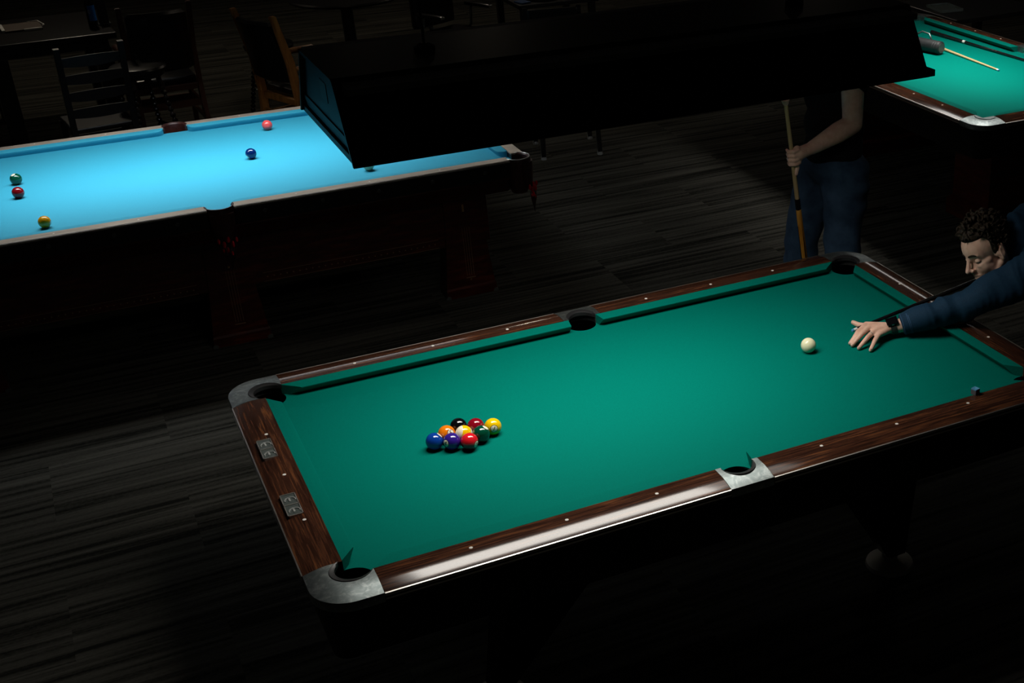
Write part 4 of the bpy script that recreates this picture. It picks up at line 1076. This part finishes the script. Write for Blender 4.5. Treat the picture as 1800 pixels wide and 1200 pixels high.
# round pedestal table
t = empty('round_table', (.78, 7.84, 0), 0, 'round black pedestal table beyond the lamp', 'table')
b = BM(); lathe(b, [(0, .715), (.44, .715), (.462, .722), (.468, .738), (.46, .75), (0, .75)], 56); obj('tabletop', b, M['darkwood'], t, smooth='auto')
b = BM(); lathe(b, [(0, .02), (.05, .02), (.05, .66), (.10, .70), (.10, .716), (0, .716)], 28); obj('pedestal', b, M['darkwood'], t, smooth='auto')
b = BM(); lathe(b, [(0, 0), (.27, 0), (.27, .012), (.10, .035), (.05, .05), (0, .05)], 40); obj('base', b, M['darkwood'], t, smooth='auto')
# black office style chair with metal arm ends
c = empty('swivel_chair', (1.50, 7.12, 0), .5, 'black padded chair with shiny arm ends above the lamp', 'chair')
b = BM(); box(b, -.24, .24, -.24, .24, .42, .50, .03); obj('seat', b, M['vinyl'], c, smooth='auto')
b = BM(); box(b, -.23, .23, .22, .29, .52, 1.0, .03); obj('backrest', b, M['vinyl'], c, smooth='auto')
b = BM(); tube(b, [(-.0, .27, .44), (0, .30, .52), (0, .30, .60)], .02, 10); obj('back_bracket', b, M['darkmetal'], c, smooth=True)
for s in (-1, 1):
    b = BM(); tube(b, [(s*.23, .10, .46), (s*.28, .10, .50), (s*.28, .08, .66)], .012, 10); am = obj('arm_support', b, M['darkmetal'], c, smooth=True)
    b = BM(); box(b, s*.28-.025, s*.28+.025, -.14, .14, .655, .685, .01); obj('arm_pad', b, M['vinyl'], am, smooth='auto')
    b = BM(); box(b, s*.28-.02, s*.28+.02, -.150, -.138, .66, .68, .003); obj('arm_end', b, M['dial'], am)
b = BM(); lathe(b, [(0, .09), (.025, .09), (.025, .42), (0, .42)], 16); obj('gas_lift', b, M['darkmetal'], c, smooth='auto')
for k in range(5):
    a = 2*PI*k/5; b = BM(); slab(b, (0, 0, .10), (math.cos(a)*.27, math.sin(a)*.27, .075), .04, .025, (-math.sin(a), math.cos(a), 0)); lg = obj('leg', b, M['vinyl'], c)
    b = BM(); lathe(b, [(0, -.011), (.026, -.011), (.028, 0), (.026, .011), (0, .011)], 16, (math.cos(a)*.27, math.sin(a)*.27, .0285), (-math.sin(a), math.cos(a), 0)); obj('caster', b, M['rubber'], lg, smooth='auto')
# low table with white plate seen over the lamp top
t = empty('side_table', (2.27, 7.05, 0), 0, 'low dark side table holding a white plate beyond the lamp', 'table')
boxo('tabletop', -.35, .35, -.35, .35, .70, .735, M['darkwood'], t, .005)
for x in (-1, 1):
    for y in (-1, 1): boxo('leg', x*.30-.025, x*.30+.025, y*.30-.025, y*.30+.025, 0, .701, M['darkwood'], t)
p = empty('plate', (2.18, 6.88, .736), 0, 'white plate at the top edge of the picture', 'plate')
b = BM(); lathe(b, [(0, 0), (.07, 0), (.075, .004), (.135, .022), (.137, .026), (.132, .027), (.072, .009), (0, .007)], 48); obj('plate_body', b, M['paper'], p, smooth='auto')
n = empty('napkin', (1.985, 6.80, .736), .3, 'folded blue napkin left of the white plate', 'napkin')
boxo('cloth', -.045, .045, -.06, .06, 0, .012, mat('blue napkin', (.02, .06, .16), .9), n, .004)
# tall chair between the tables, only its feet show under the lamp
c = empty('side_chair', (1.66, 5.13, 0), math.radians(-12), 'dark chair whose legs show below the lamp between the tables', 'chair')
boxo('seat', -.22, .22, -.22, .22, .43, .475, M['vinyl'], c, .015)
for sx in (-1, 1):
    for sy in (-1, 1):
        b = BM(); slab(b, (sx*.205, sy*.20, .012), (sx*.195, sy*.19, .432), .032, .030, (1, 0, 0)); lg = obj('leg', b, M['darkwood'], c)
        b = BM(); lathe(b, [(0, 0), (.020, 0), (.022, .006), (.020, .022), (0, .022)], 16, (sx*.205, sy*.20, 0)); obj('foot_cap', b, M['dial'], lg, smooth='auto', label='shiny metal foot cap')
b = BM()
for sx in (-1, 1): slab(b, (sx*.195, .20, .47), (sx*.195, .27, .98), .03, .03, (1, 0, 0))
obj('back_post', b, M['darkwood'], c) if False else b.free()
for sx in (-1, 1):
    b = BM(); slab(b, (sx*.195, .20, .47), (sx*.195, .27, .98), .03, .03, (1, 0, 0)); obj('back_post', b, M['darkwood'], c)
b = BM(); box(b, -.18, .18, .235, .265, .72, .97, .008); obj('backrest', b, M['vinyl'], c)
# high table with tray beyond the third table
t = empty('high_table', (4.98, 4.75, 0), 0, 'dark table with a black tray beyond the upper right green table', 'table')
boxo('tabletop', -.42, .42, -.40, .40, .72, .755, M['darkwood'], t, .005)
for x in (-1, 1):
    for y in (-1, 1): boxo('leg', x*.36-.03, x*.36+.03, y*.34-.03, y*.34+.03, 0, .721, M['darkwood'], t)
p = empty('tray', (4.72, 4.72, .7565), math.radians(-8), 'shallow black tray with pale rim on the dark table', 'tray')
boxo('tray_floor', -.09, .09, -.12, .12, 0, .006, M['darkmetal'], p)
for a in ((-.096, -.09, -.12, .12), (.09, .096, -.12, .12)): boxo('rim', *a, 0, .022, M['darkmetal'], p)
for a in ((-.096, .096, -.126, -.12), (-.096, .096, .12, .126)): boxo('rim', *a, 0, .022, M['darkmetal'], p)

# ------------------------------------------------------------------ pendant lamps over the dining corner (above the frame)
for px, py, pw in ((-1.2, 8.8, 9), (2.2, 8.6, 9), (.4, 5.6, .5), (5.2, 7.5, 4)):
    r = empty('pendant_lamp', (px, py, 2.95), 0, 'black cone pendant lamp over the dining corner', 'lamp', 'pendant lamps over the dining corner')
    b = BM(); lathe(b, [(.17, 0), (.06, .17), (.02, .20), (.0, .20), (.0, .194), (.056, .166), (.166, 0)], 32, cap=False); obj('shade', b, M['shade'], r, smooth='auto')
    b = BM(); tube(b, [(0, 0, .2), (0, 0, 1.2)], .004, 8); obj('cord', b, M['black'], r)
    b = BM(); lathe(b, [(0, .012), (.150, .012), (.150, .018), (0, .018)], 32); obj('frosted_glass', b, emis('warm bulb %d' % len(bpy.data.materials), (1, .86, .68), pw*4.2), r, smooth=True)
